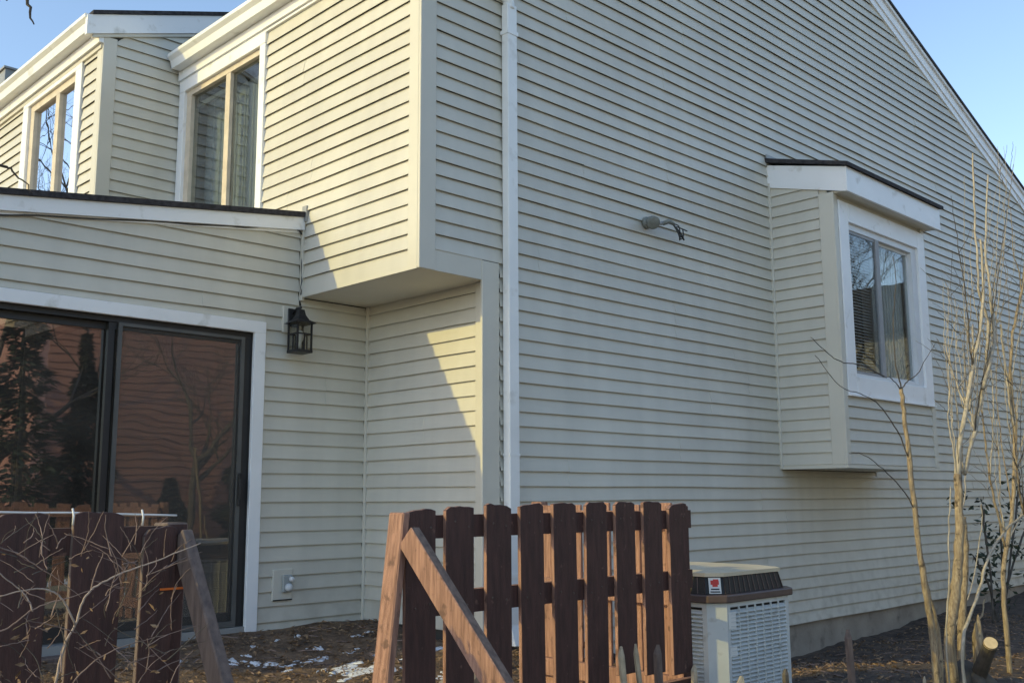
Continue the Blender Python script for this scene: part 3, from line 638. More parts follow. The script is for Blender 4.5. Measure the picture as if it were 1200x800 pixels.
for a, b in [((LX-c, LY-c-.002, 1.076), (LX+c, LY-c, 1.266)), ((LX-c, LY+c, 1.076), (LX+c, LY+c+.002, 1.266)), ((LX-c-.002, LY-c, 1.076), (LX-c, LY+c, 1.266)), ((LX+c, LY-c, 1.076), (LX+c+.002, LY+c, 1.266))]: mb.box(a, b)
mb.build('glass_panel', 'lampglass', lp)
mb = MB(); mb.lathe((LX, LY, 1.08), [(.012, 0), (.013, .05), (.024, .075), (.028, .105), (.02, .13), (.006, .14)], 12); mb.build('bulb', 'label', lp, smooth=True)

oc = thing('outlet_cover', (-.09, Dp, -.57), 'grey weatherproof outlet cover on beige siding low beside the door', 'outlet')
part('mounting_block', 'trim', oc, [(-.185, -.025, .0, .026, -.675, -.46)], wd, bevel=.005)
part('cover', 'greyplastic', oc, [(-.115, -.04, .026, .05, -.62, -.50)], wd, bevel=.006)
mb = MB(); mb.lathe((-.055, Dp-.05, -.53), [(.018, 0), (.018, -.02), (.012, -.03)], 12, axis='y'); mb.lathe((-.075, Dp-.05, -.585), [(.028, 0), (.026, -.022), (.01, -.03)], 12, axis='y'); mb.build('knob', 'sash', oc, smooth=True)
part('drip_lip', 'black', oc, [(-.18, -.03, .026, .034, -.674, -.666)], wd)

fp = at(765, 268, 1, -.02)
fl = thing('flood_light', (fp.x, 0, fp.z-.1), 'old grey flood light with dangling wires alone on the gable wall', 'flood light')
mb = MB(); mb.lathe((fp.x-.09, -.018, fp.z+.03), [(.05, 0), (.05, -.02), (.036, -.04), (.015, -.048)], 14, axis='y'); mb.build('wall_plate', 'fixture', fl, smooth=True)
mb = MB(); h0 = Vector((fp.x-.09, -.05, fp.z+.03)); mb.tube([h0, h0+Vector((.05, -.05, -.01)), h0+Vector((.10, -.06, -.0))], [.013, .013, .016], 10); mb.build('arm', 'alu', fl, smooth=True)
mb = MB(); q0 = h0+Vector((-.02, -.02, .02)); dv = Vector((-.4, -.75, -.55)).normalized()
mb.tube([q0, q0+dv*.035, q0+dv*.07, q0+dv*.10, q0+dv*.105], [.022, .034, .050, .055, .048], 16); mb.build('lamp_head', 'fixture', fl, smooth=True)
mb = MB(); q1 = h0+Vector((.11, -.06, 0)); mb.tube([q1, q1+Vector((.04, -.03, .02)), q1+Vector((.08, -.05, .0))], [.018, .022, .014], 12); mb.build('socket', 'fixture', fl, smooth=True)
mb = MB()
e = q1+Vector((.07, -.045, 0))
for k in range(3):
    pts = [e, e+Vector((.05+.02*k, -.01, -.06+.05*(k == 1))), e+Vector((.10+.05*(k == 2), -.0, -.11)), e+Vector((.17-.05*k, .02, -.07+.03*k)), e+Vector((.18+.03*k-.08*(k == 1), .03, -.01-.1*(k == 1)))]
    mb.tube(smoothline(pts, 5), .0055, 5)
mb.build('wires', 'cable', fl, smooth=True)

# ------------------------------------------------------------------ fences (painted street side, bare edges and back)
FYL = -1.97
M['nail'] = mat('rusty_nail', (.10, .07, .055), .6, .2, 30)
def plank(name, parent, p, wx, ty, z0, z1, lean=0.0, edge='rawwood', front='paint'):
    """vertical board: front (-y) face painted, the rest bare; top corners clipped unevenly"""
    mb = MB(); h = wx/2; x, y = p; tilt = random.uniform(-.007, .007); k = 7
    L = lambda z: lean*(z-z0)
    top = [z1+tilt*(2*i/(k-1)-1)+random.uniform(-.003, .002)-(random.uniform(.004, .016) if i in (0, k-1) else 0) for i in range(k)]
    xs_ = [x-h+wx*i/(k-1) for i in range(k)]
    v = [(x-h, y-ty, z0), (x+h, y-ty, z0)]+[(xs_[i]+L(z1), y-ty, top[i]) for i in range(k-1, -1, -1)]; n_ = len(v)
    v += [(a, y, c+random.uniform(-.002, .002)) for a, b, c in v]
    mb.add(v, [tuple(range(n_))], 0); mb.add(v, [tuple(range(2*n_-1, n_-1, -1))]+[(i, (i+1) % n_, n_+(i+1) % n_, n_+i) for i in range(n_)], 1)
    o = mb.build(name, [front, edge], parent, fix=False)
    bm = bmesh.new(); bm.from_mesh(o.data); bmesh.ops.remove_doubles(bm, verts=bm.verts, dist=1e-5); bmesh.ops.recalc_face_normals(bm, faces=bm.faces)
    bmesh.ops.bevel(bm, geom=bm.edges[:], offset=.002, segments=1, affect='EDGES', clamp_overlap=True); bm.to_mesh(o.data); bm.free(); return o
def brace(parent, x, p_top, p_bot, wd_, th, mats=('rawwood', 'greywood')):
    """strut in a plane x=const from the post head down towards the viewer's side"""
    a, b = Vector(p_top), Vector(p_bot); d = (b-a).normalized(); n = Vector((0, -d.z, d.y)); n = n if n.z > 0 else -n
    v = []
    for p in (a, b):
        for s, t in ((-.5, -.5), (.5, -.5), (.5, .5), (-.5, .5)): v.append(p+Vector((s*th, 0, 0))+n*(t*wd_))
    mb = MB(); mb.add(v, [(3, 2, 1, 0), (4, 5, 6, 7), (0, 1, 5, 4), (1, 2, 6, 5), (3, 0, 4, 7)], 0); mb.add(v, [(2, 3, 7, 6)], 1)
    o = mb.build('brace', list(mats), parent, fix=False)
    bm = bmesh.new(); bm.from_mesh(o.data); bmesh.ops.remove_doubles(bm, verts=bm.verts, dist=1e-5); bmesh.ops.recalc_face_normals(bm, faces=bm.faces); bmesh.ops.bevel(bm, geom=bm.edges[:], offset=.004, segments=1, affect='EDGES'); bm.to_mesh(o.data); bm.free()
fence = thing('fence_section', (-.8, FYL, gz(-.8, FYL)), 'dark brown picket fence with diagonal strut ending beside the air conditioner', 'fence', 'picket fences in front of the house')
cx = [491.8, 536.9, 582.8, 623, 661.5, 696.9, 731.9, 764, 795]
for i, px in enumerate(cx):
    x = at(px, 690, 1, FYL-.05).x; top = at(px, [597, 593, 591, 590, 589, 588, 588, 587, 590][i], 1, FYL-.05).z
    bot = gz(x, FYL)+.02+random.uniform(0, .05) if i < 6 else at(px, 789, 1, FYL-.05).z
    pk = plank('picket', fence, (x, FYL-.045), .14*random.uniform(.95, 1.02), .02, bot, top, random.uniform(-.010, .006))
    for zn in (-.075, -.365):
        for sx_ in (-.035, .035):
            mb = MB(); mb.lathe((x+sx_+random.uniform(-.008, .008), FYL-.0648, zn+random.uniform(-.012, .012)), [(.0045, 0), (.0045, -.002), (.002, -.003)], 6, axis='y'); mb.build('nail', 'nail', pk)
xa, xb = at(474, 650, 1, FYL).x, at(802, 650, 1, FYL).x
for z0, z1 in ((-.125, -.04), (-.405, -.32), (-.90, -.815)):
    mb = MB(); v = [(xa, FYL-.0449, z0), (xb, FYL-.0449, z0), (xb, FYL-.006, z0), (xa, FYL-.006, z0), (xa, FYL-.0449, z1), (xb, FYL-.0449, z1), (xb, FYL-.006, z1), (xa, FYL-.006, z1)]
    mb.add(v, [(0, 1, 5, 4)], 1); mb.add(v, [(3, 2, 1, 0), (4, 5, 6, 7), (1, 2, 6, 5), (2, 3, 7, 6), (3, 0, 4, 7)], 0); mb.build('rail', ['rawwood', 'paint'], fence)
# gate post, leaning
pt = at(470, 600, 1, FYL-.03); pb = at(449, 800, 1, FYL-.03)
def post(parent, p0, p1, wx, wy, mats=('rawwood', 'paint')):
    mb = MB(); v = [(p[0]+i*wx/2, p[1]+j*wy/2, p[2]) for p in (p0, p1) for i, j in ((-1, -1), (1, -1), (1, 1), (-1, 1))]
    mb.add(v, [(3, 2, 1, 0), (4, 5, 6, 7), (1, 2, 6, 5), (2, 3, 7, 6), (3, 0, 4, 7)], 0); mb.add(v, [(0, 1, 5, 4)], 1); o = mb.build('post', list(mats), parent, fix=False)
    bm = bmesh.new(); bm.from_mesh(o.data); bmesh.ops.remove_doubles(bm, verts=bm.verts, dist=1e-5); bmesh.ops.recalc_face_normals(bm, faces=bm.faces); bmesh.ops.bevel(bm, geom=bm.edges[:], offset=.005, segments=1, affect='EDGES'); bm.to_mesh(o.data); bm.free(); return o
dz = (pb-pt); ext = pt+dz*((gz(pb.x, FYL)-.1-pt.z)/dz.z)
post(fence, (ext.x, FYL-.03, ext.z), (pt.x-.006, FYL-.03, pt.z), .034, .085, ('rawwood', 'rawwood'))
tb = at(474, 628, 1, FYL-.09); xB = tb.x+.02
bt = at(590, 812, 0, xB)
brace(fence, xB, (xB, FYL-.09, tb.z), (xB, bt.y, bt.z), .095, .042)
ce = at(800, 650, 1, FYL)
post(fence, (ce.x, FYL+.03, gz(ce.x, FYL)-.1), (ce.x, FYL+.03, at(800, 592, 1, FYL).z), .085, .085)
# return fence towards the house
ret = thing('fence_section', (ce.x, -1.4, gz(ce.x, -1.4)), 'sunlit bare wood picket fence behind the dark one, running towards the house wall', 'fence', 'picket fences in front of the house')
yy = FYL+.11; i = 0; RXF = ce.x+.02
while yy < -.95:
    mb = MB(); z1 = -.01+random.uniform(-.015, .015); mb.box((RXF+.041, yy, gz(RXF, yy)+.02), (RXF+.06, yy+.135, z1)); mb.build('picket', 'rawwood', ret, bevel=.003); yy += .20; i += 1
for z0, z1 in ((-.13, -.045), (-.50, -.41), (-.92, -.83)): part('rail', 'rawwood', ret, [((RXF, FYL+.08, z0), (RXF+.04, -.86, z1))], bevel=.003)
part('post', 'rawwood', ret, [((RXF+.061, -.95, gz(RXF, -.9)-.1), (RXF+.12, -.87, .0))], bevel=.005)
# left section
fl2 = thing('fence_section', (-2.9, FYL, gz(-2.9, FYL)), 'dark brown picket fence behind brambles in front of the sliding door', 'fence', 'picket fences in front of the house')
for px, wpx, top in ((-62, 1, 602), (20, 1, 601), (106.5, 1, 600), (-146, 1, 602)):
    x = at(px, 690, 1, FYL-.05).x; plank('picket', fl2, (x, FYL-.045), .143, .02, gz(x, FYL)+.03, at(px, top, 1, FYL-.05).z, random.uniform(-.01, .01), edge='greywood')
x = at(176, 690, 1, FYL-.05).x; plank('picket', fl2, (x, FYL-.045), .10, .02, gz(x, FYL)+.02, at(170, 618, 1, FYL-.05).z, .02, edge='greywood')
x2 = at(197, 690, 1, FYL).x; post(fl2, (x2-.02, FYL, gz(x2, FYL)-.1), (x2, FYL, at(195, 612, 1, FYL).z), .07, .09, ('greywood', 'paint'))
xl = at(-170, 650, 1, FYL).x
for z0, z1 in ((-.13, -.055), (-.80, -.71)):
    mb = MB(); v = [(xl, FYL-.0449, z0), (x2+.03, FYL-.0449, z0), (x2+.03, FYL-.006, z0), (xl, FYL-.006, z0), (xl, FYL-.0449, z1), (x2+.03, FYL-.0449, z1), (x2+.03, FYL-.006, z1), (xl, FYL-.006, z1)]
    mb.add(v, [(0, 1, 5, 4)], 1); mb.add(v, [(3, 2, 1, 0), (4, 5, 6, 7), (1, 2, 6, 5), (2, 3, 7, 6), (3, 0, 4, 7)], 0); mb.build('rail', ['greywood', 'paint'], fl2)
tb = at(204, 628, 1, FYL-.05); xB = tb.x+.025; bt = at(262, 812, 0, xB)
brace(fl2, xB, (xB, FYL-.05, tb.z), (xB, bt.y, bt.z), .078, .036, ('greywood', 'greywood'))
part('tag_strip', 'orange', fl2, [((x2-.06, FYL-.075, at(190, 690, 1, FYL-.07).z-.003), (x2+.02, FYL-.0685, at(190, 690, 1, FYL-.07).z+.003))])
wp = [at(px, py, 1, FYL-.03) for px, py in ((-150, 600), (30, 603), (80, 603), (140, 604.5), (207, 606))]
mb = MB(); mb.tube(smoothline([p+Vector((0, 0, .006)) for p in wp], 3), .003, 6)
for px, py in ((79, 604), (160, 605)):
    p = at(px, py, 1, FYL-.03); mb.tube([p+Vector((0, -.035, .02)), p+Vector((0, -.045, -.0)), p+Vector((0, -.042, -.025))], .003, 6)
wi = mb.build('fence_wire', 'wire', None, smooth=True); tag(wi, 'thin white wire strung along the top of the bramble covered fence', 'wire')

# ------------------------------------------------------------------ air conditioner
AX, AY, AW, AB = .485, -1.86, .76, -1.19
ac = thing('air_conditioner', (AX+AW/2, AY+AW/2, AB), 'grey louvred outdoor air conditioner with tan top standing by the fence end', 'air conditioner')
def octa(x0, y0, wdt, ch, ins=0): return [(x0+ch, y0+ins), (x0+wdt-ch, y0+ins), (x0+wdt-ins, y0+ch), (x0+wdt-ins, y0+wdt-ch), (x0+wdt-ch, y0+wdt-ins), (x0+ch, y0+wdt-ins), (x0+ins, y0+wdt-ch), (x0+ins, y0+ch)]
def prism(mb, lo, zl, hi, zh, mi=0):
    n = len(lo); mb.add([(x, y, zl) for x, y in lo]+[(x, y, zh) for x, y in hi], [tuple(range(n))[::-1], tuple(range(n, 2*n))]+[(i, (i+1) % n, n+(i+1) % n, n+i) for i in range(n)], mi)
CH = .075; zr = -.505
mb = MB(); prism(mb, octa(AX+.03, AY+.03, AW-.06, CH), AB+.05, octa(AX+.03, AY+.03, AW-.06, CH), zr-.02); mb.build('coil_core', 'acdark', ac)
mb = MB(); prism(mb, octa(AX-.04, AY-.04, AW+.08, .02), AB-.10, octa(AX-.04, AY-.04, AW+.08, .02), AB); mb.build('pad', 'concrete', ac)
mb = MB(); prism(mb, octa(AX, AY, AW, CH), AB, octa(AX, AY, AW, CH), AB+.05); mb.build('base_pan', 'acmetal', ac)
def rib(mb, p, q, z0, z1, t, out=0):
    p, q = Vector((*p, 0)), Vector((*q, 0)); d = (q-p).normalized(); nn = Vector((d.y, -d.x, 0))
    mb.hexa([tuple(a+nn*s+Vector((0, 0, z))) for z in (z0, z1) for a, s in ((p, out), (q, out), (q, out-t), (p, out-t))])
oc8 = octa(AX, AY, AW, CH)
mb = MB()
for i in (1, 3, 5, 7):      # solid chamfered corner posts
    p, q = oc8[i], oc8[(i+1) % 8]; rib(mb, p, q, AB+.05, zr-.02, .02)
    pv, qv = Vector(p), Vector(q)
for i in (0, 2, 4, 6):
    p, q = Vector(oc8[i]), Vector(oc8[(i+1) % 8]); d = (q-p).normalized(); L = (q-p).length
    rib(mb, p, p+d*.03, AB+.05, zr-.02, .012, -.001); rib(mb, q-d*.03, q, AB+.05, zr-.02, .012, -.001); rib(mb, p+d*.03, q-d*.03, zr-.045, zr-.02, .012, -.001)
mb.build('corner_panel', 'acmetal', ac)
for i in (0, 2, 4, 6):
    p, q = Vector(oc8[i]), Vector(oc8[(i+1) % 8]); d = (q-p).normalized(); L = (q-p).length; mb = MB()
    nn = Vector((d.y, -d.x)); z = AB+.06; k = 0
    while z < zr-.062:                           # angled louvre blades
        a, b = p+d*.03, q-d*.03
        mb.hexa([(*(a+nn*.004), z), (*(b+nn*.004), z), (*(b-nn*.016), z+.016), (*(a-nn*.016), z+.016), (*(a+nn*.004), z+.003), (*(b+nn*.004), z+.003), (*(b-nn*.016), z+.019), (*(a-nn*.016), z+.019)])
        z += .021
    for k in range(1, 7): s_ = .03+(L-.06)*k/7; rib(mb, p+d*(s_-.0022), p+d*(s_+.0022), AB+.05, zr-.045, .010, .006)
    mb.build('louvre_grille', 'acmetal', ac)
mb = MB(); prism(mb, octa(AX-.02, AY-.02, AW+.04, CH), zr-.02, octa(AX-.02, AY-.02, AW+.04, CH), zr+.02); mb.build('rim', 'acrim', ac, bevel=.006)
mb = MB(); lo, hi = octa(AX+.02, AY+.02, AW-.04, CH), octa(AX+.04, AY+.04, AW-.08, CH*.95); prism(mb, lo, zr+.021, hi, zr+.11); mb.build('fan_shroud', 'acdark', ac)
mb = MB()
for e in range(8):
    p0, p1, q0, q1 = map(Vector, (lo[e], lo[(e+1) % 8], hi[e], hi[(e+1) % 8])); n_ = 12 if e % 2 == 0 else 2
    for k in range(n_+1):
        t = k/n_; a = p0.lerp(p1, t); b = q0.lerp(q1, t); mb.tube([(*a, zr+.022), (*b, zr+.108)], .004, 4)
mb.build('guard_bars', 'acrim', ac)
mb = MB(); prism(mb, octa(AX+.03, AY+.03, AW-.06, CH*.95), zr+.1105, octa(AX+.03, AY+.03, AW-.06, CH*.95), zr+.13); prism(mb, octa(AX+.04, AY+.04, AW-.08, CH*.95), zr+.13, octa(AX+.1, AY+.1, AW-.20, CH*.8), zr+.14); mb.build('top_cover', 'actop', ac)
# maker's plate on the chamfered corner: pale plate, red mark, dark text lines
pc0 = (Vector(lo[7])+Vector(lo[0]))/2; pc1 = (Vector(hi[7])+Vector(hi[0]))/2; dd = (Vector(lo[0])-Vector(lo[7])).normalized(); no = Vector((-.707, -.707))
def plate(name, mt, u0_, u1_, t0, t1, off):
    mb = MB(); v = []
    for o_ in (off, off-.003):
        for u, t in ((u0_, t0), (u1_, t0), (u1_, t1), (u0_, t1)):
            c = pc0.lerp(pc1, t); xy = c+dd*u+no*o_; v.append((xy.x, xy.y, zr+.021+.089*t))
    mb.hexa(v); return mb.build(name, mt, ac)
plate('name_plate', 'label', -.032, .032, .05, .95, .008)
plate('red_mark', 'red', -.022, .022, .56, .80, .0095); plate('red_mark', 'red', -.013, .015, .44, .5595, .0095); plate('red_mark', 'red', -.008, .02, .8005, .86, .0095); plate('print_line', 'acdark', -.022, .022, .27, .34, .0095); plate('print_line', 'acdark', -.026, .026, .12, .19, .0095)
a0_, a1_ = Vector(oc8[0]), Vector(oc8[1]); d = (a1_-a0_).normalized()
for z0, z1, s0, s1 in ((-.66, -.575, .01, .075), (-.80, -.75, .012, .078)): mb = MB(); rib(mb, a0_+d*s0, a0_+d*s1, z0, z1, .003, .003); mb.build('sticker', 'label', ac)

mb = MB(); mb.tube(smoothline([(AX+AW-.02, AY+AW-.15, AB+.2), (AX+AW+.12, AY+AW+.1, AB+.1), (AX+AW+.2, -.5, AB+.12), (AX+AW+.2, -.06, AB+.2), (AX+AW+.2, .02, AB+.22)], 6), .022, 8); mb.build('refrigerant_pipe', 'black', ac, smooth=True)
# ------------------------------------------------------------------ multi-stemmed tree beside the gable wall
TY = -2.5; TS = .60; tb = at(1130, 785, 1, TY)
tree = thing('bare_tree', (tb.x, TY, gz(tb.x, TY)), 'bare multi stemmed tree with tan bark in front of the gable wall', 'tree')
def stem(pts, r0_, r1_, mt='bark', y=TY, n=9, dy=0.0, wob=.004, par=None, nm='stem', base=False):
    r0_, r1_ = r0_*TS, r1_*TS
    P_ = [at(px, py, 1, y+dy*i/(max(1, len(pts)-1))) for i, (px, py) in enumerate(pts)]
    if base: P_.insert(0, Vector((P_[0].x, P_[0].y, gz(P_[0].x, P_[0].y)-.05)))
    S = smoothline(P_, 5, wob); k = len(S)
    mb = MB(); mb.tube(S, [(r0_+(r1_-r0_)*(i/(k-1))**.8)*random.uniform(.9, 1.1) for i in range(k)], n); return mb.build(nm, mt, par or tree, smooth=True)
s1 = stem([(1094, 748), (1084, 690), (1075, 625), (1066, 540), (1060, 490), (1056, 455)], .036, .017, y=-2.54, base=True)
stem([(1100, 748), (1090, 700), (1080, 660), (1074, 620)], .024, .012, y=-2.52, base=True)
for pts in ([(1056, 455), (1049, 420), (1047, 370), (1050, 330), (1046, 300)], [(1056, 456), (1045, 444), (1036, 441)], [(1056, 458), (1063, 447), (1075, 438), (1085, 420), (1096, 402)], [(1066, 540), (1052, 505), (1030, 475), (1012, 463), (985, 452), (955, 416)], [(1077, 605), (1055, 570), (1030, 545), (1010, 532), (995, 531)], [(1036, 441), (1010, 428), (985, 424), (968, 412), (950, 395)]):
    stem(pts, .007, .0025, 'darkbark', y=-2.54, n=5, wob=.003, par=s1, nm='twig')
s2 = stem([(1113, 748), (1119, 700), (1124, 640), (1124, 590), (1122, 555)], .055, .036, y=-2.50, base=True, n=11)
stem([(1126, 748), (1130, 690), (1131, 640), (1129, 605)], .04, .028, y=-2.46, base=True)
stem([(1122, 560), (1125, 520), (1132, 480), (1140, 430), (1148, 390), (1152, 340), (1149, 280)], .03, .012, 'palebark', y=-2.49)
for pts in ([(1123, 565), (1126, 510), (1133, 470)], [(1130, 555), (1142, 505), (1152, 455), (1157, 400), (1158, 375), (1148, 345), (1145, 300), (1142, 250), (1140, 180)], [(1135, 480), (1141, 430), (1140, 380)],
            [(1152, 455), (1165, 400), (1160, 340), (1155, 290), (1158, 205)]):
    stem(pts, .022, .009, 'palebark', y=-2.47, dy=.12, wob=.004)
s3 = stem([(1128, 752), (1148, 690), (1160, 650), (1178, 622), (1200, 602), (1230, 575)], .018, .011, 'palebark', y=-2.59, base=True, n=7)
s4 = stem([(1176, 690), (1178, 650), (1186, 600), (1189, 540), (1188, 500), (1184, 450), (1187, 390), (1197, 340), (1205, 280)], .028, .014, y=-2.37, base=True)
stem([(1188, 500), (1183, 470), (1180, 440), (1176, 410), (1172, 380), (1166, 470), (1164, 500)][:5], .018, .008, 'palebark', y=-2.37)
stem([(1187, 560), (1200, 525), (1210, 480)], .012, .006, 'darkbark', y=-2.37)
stem([(1178, 640), (1170, 605), (1160, 560), (1155, 520), (1150, 480)], .016, .008, y=-2.40)
stem([(1109, 748), (1112, 680), (1112, 620), (1114, 570)], .010, .005, 'palebark', y=-2.52, base=True, n=6)
stem([(1117, 742), (1138, 690), (1150, 620), (1150, 590)], .008, .004, 'palebark', y=-2.42, base=True, n=6)
stem([(1141, 745), (1150, 720), (1154, 700)], .016, .007, y=-2.58, base=True, n=6)
ANCH = [(1122, 560, -2.5), (1124, 610, -2.5), (1130, 555, -2.47), (1142, 505, -2.46), (1152, 455, -2.44), (1157, 400, -2.42), (1189, 540, -2.37), (1186, 600, -2.37), (1184, 450, -2.37), (1187, 390, -2.37), (1160, 560, -2.39), (1178, 640, -2.37), (1132, 480, -2.49), (1140, 430, -2.49), (1178, 622, -2.6), (1200, 602, -2.6), (1197, 340, -2.37)]
shoots = []
for i in range(56):     # slender shoots forking off the main stems
    ax_, ay_, yy_ = random.choice(ANCH); hi_ = max(172, ay_-random.uniform(90, 330)); tx = min(1222, max(1106, ax_+random.uniform(-38, 48))); k = 6
    if tx < 1112: hi_ = max(hi_, 330)
    bow = random.uniform(-10, 10); dy_ = random.uniform(-.2, .35)
    pts = [(ax_+(tx-ax_)*(j/k)**.7+bow*math.sin(math.pi*j/k)+(random.uniform(-2.5, 2.5) if j else 0), ay_+(hi_-ay_)*j/k) for j in range(k+1)]
    stem(pts, random.uniform(.004, .011), .002, random.choice(['palebark', 'palebark', 'palebark', 'bark', 'darkbark']), y=yy_, dy=dy_, n=5, wob=.004, nm='twig')
    shoots += [(p_[0], p_[1], yy_+dy_*j/k) for j, p_ in enumerate(pts) if j > 0]
for i in range(190):     # side twigs
    px, py, yy_ = random.choice(shoots); a = random.uniform(.3, 1.2)*random.choice((-1, 1)); L = random.uniform(18, 55)
    if py < 240 or px < 1112: continue
    stem([(px, py), (px+math.sin(a)*L*.5+2, py-math.cos(a)*L*.5), (px+math.sin(a)*L*.9, py-math.cos(a)*L)], .0038, .0015, random.choice(['palebark', 'palebark', 'darkbark']), y=yy_, dy=random.uniform(-.08, .08), n=4, wob=.004, nm='twig')
for pts in ([(1176, 215), (1172, 200), (1178, 185), (1180, 170)], [(1183, 200), (1186, 180), (1187, 166)], [(1172, 205), (1168, 195), (1173, 183)]): stem(pts, .004, .002, 'darkbark', y=-2.27, n=4, nm='twig')
# pruned limb with its pale cut face
c0 = at(1147, 790, 1, -2.58); c1 = at(1161, 753, 1, -2.74); dv = (c1-c0)
mb = MB(); mb.tube([c0-dv*.5, c0, c0+dv*.5, c1], [.048, .044, .038, .036], 14); so_ = mb.build('cut_stump', 'darkbark', tree, smooth=False)
mb = MB(); dn = dv.normalized(); mb.tube([c1-dn*.01, c1+dn*.004], [.0365, .035], 14); mb.build('cut_face', 'cutwood', so_)
mb = MB(); b0 = at(1147, 748, 1, -2.62); mb.tube([b0-Vector((0, 0, .12)), b0, b0+Vector((.01, 0, .09)), b0+Vector((.015, 0, .13))], [.03, .024, .013, .003], 8); mb.build('split_wood', 'bark', tree)
mb = MB()
for i in range(9):
    a = 2*math.pi*i/9; e = Vector((tb.x+0.24*math.cos(a), TY+.2*math.sin(a), 0)); e.z = gz(e.x, e.y)-.03
    mb.tube([Vector((tb.x, TY, gz(tb.x, TY)+.08)), Vector((tb.x+0.1*math.cos(a), TY+.1*math.sin(a), gz(tb.x, TY)+.04)), e], [.06, .045, .012], 8)
mb.build('root_flare', 'darkbark', tree, smooth=True)
# evergreen shrub behind the stems
def leafcloud(mb, c, rad, n, s0, s1, shape=None):
    for i in range(n):
        while True:
            p = rng.uniform(-1, 1, 3)
            if p@p <= 1: break
        p = Vector((c[0]+p[0]*rad[0], c[1]+p[1]*rad[1], c[2]+p[2]*rad[2])); s = rng.uniform(s0, s1)
        a = Vector(rng.normal(0, 1, 3)).normalized(); b = a.cross(Vector(rng.normal(0, 1, 3))).normalized(); n_ = a.cross(b)
        mb.add([p-a*s, p+b*s*.38+n_*s*.12, p+a*s, p-b*s*.38+n_*s*.12], [(0, 1, 2), (0, 2, 3)])
ev = at(1165, 640, 1, -.75); shr = thing('evergreen_shrub', (ev.x, -.75, gz(ev.x, -.75)), 'dark leafed evergreen shrub against the gable wall behind the bare tree', 'shrub')
mb = MB()
for px, py, rr, nn in ((1150, 600, .16, 26), (1170, 640, .25, 60), (1195, 600, .3, 70), (1130, 585, .1, 8), (1205, 650, .3, 70), (1150, 665, .2, 45), (1112, 590, .07, 5), (1190, 560, .2, 22), (1170, 690, .25, 50)):
    c = at(px, py, 1, -.75+random.uniform(-.15, .2)); leafcloud(mb, c, (rr*1.1, rr*.7, rr), nn, .025, .055)
mb.build('leaves', 'leafdark', shr, fix=False)
mb = MB()
for px, py in ((1150, 590), (1170, 600), (1195, 570), (1205, 610), (1140, 650)):
    e = at(px, py, 1, -.75); b = Vector((ev.x+random.uniform(-.2, .2), -.75, gz(ev.x, -.75)-.05)); mb.tube(smoothline([b, b.lerp(e, .5)+Vector((.05, 0, .1)), e], 4, .01), [.012]*8+[.005], 5)
mb.build('stems', 'darkbark', shr, smooth=True)

# ------------------------------------------------------------------ brambles in front of the left fence
br = thing('bramble', (-3.2, -2.35, gz(-3.2, -2.35)), 'tangle of thin bare bramble canes in front of the dark fence', 'bramble')
def cane(pts, r0_, r1_, y, mt='twig', nm='cane', dy=0):
    P_ = [at(px, py, 1, y+dy*i/max(1, len(pts)-1)) for i, (px, py) in enumerate(pts)]; r0_, r1_ = r0_*.72, r1_*.72; S = smoothline(P_, 5, .0012); k = len(S); mb = MB(); mb.tube(S, [r0_+(r1_-r0_)*i/(k-1) for i in range(k)], 5); return mb.build(nm, mt, br, smooth=True)
cane([(60, 830), (66, 795), (76, 755), (88, 732), (97, 705), (108, 690), (125, 680), (150, 668), (175, 660), (205, 648), (235, 636)], .0052, .0022, -2.32, 'cane')
cane([(88, 732), (78, 710), (66, 695), (50, 690), (30, 691), (0, 698)], .0042, .0022, -2.34, 'cane')
cane([(106, 692), (112, 670), (118, 655), (121, 648)], .003, .0015, -2.3)
cane([(-10, 742), (10, 735), (35, 716), (55, 707), (80, 700), (110, 690)], .003, .0014, -2.36)
cane([(38, 716), (32, 700), (22, 690), (0, 672), (-10, 668)], .003, .0015, -2.36, 'cane')
cane([(75, 835), (85, 800), (110, 775), (120, 768), (150, 755), (200, 742)], .003, .0014, -2.3)
cane([(118, 768), (100, 757), (90, 752)], .003, .0012, -2.3); cane([(-5, 640), (20, 648), (45, 664), (70, 680), (95, 700)], .0025, .0012, -2.3)
for i in range(120):
    px, py = random.uniform(-10, 205), random.uniform(630, 810); a = random.uniform(-1.3, 1.3); L = random.uniform(18, 75)
    cane([(px, py), (px+math.sin(a)*L*.5+random.uniform(-6, 6), py-math.cos(a)*L*.45), (px+math.sin(a)*L, py-math.cos(a)*L*.8)], random.uniform(.0012, .0028), .0008, random.uniform(-2.55, -2.12), random.choice(['twig', 'twig', 'twig', 'darkbark']), nm='twig', dy=random.uniform(-.08, .08))
mb = MB()
for i in range(60):
    p = at(random.uniform(-5, 200), random.uniform(650, 810), 1, random.uniform(-2.5, -2.1)); leafcloud(mb, p, (.01, .01, .01), 1, .005, .014)
mb.build('withered_leaves', 'leafdry', br, fix=False)

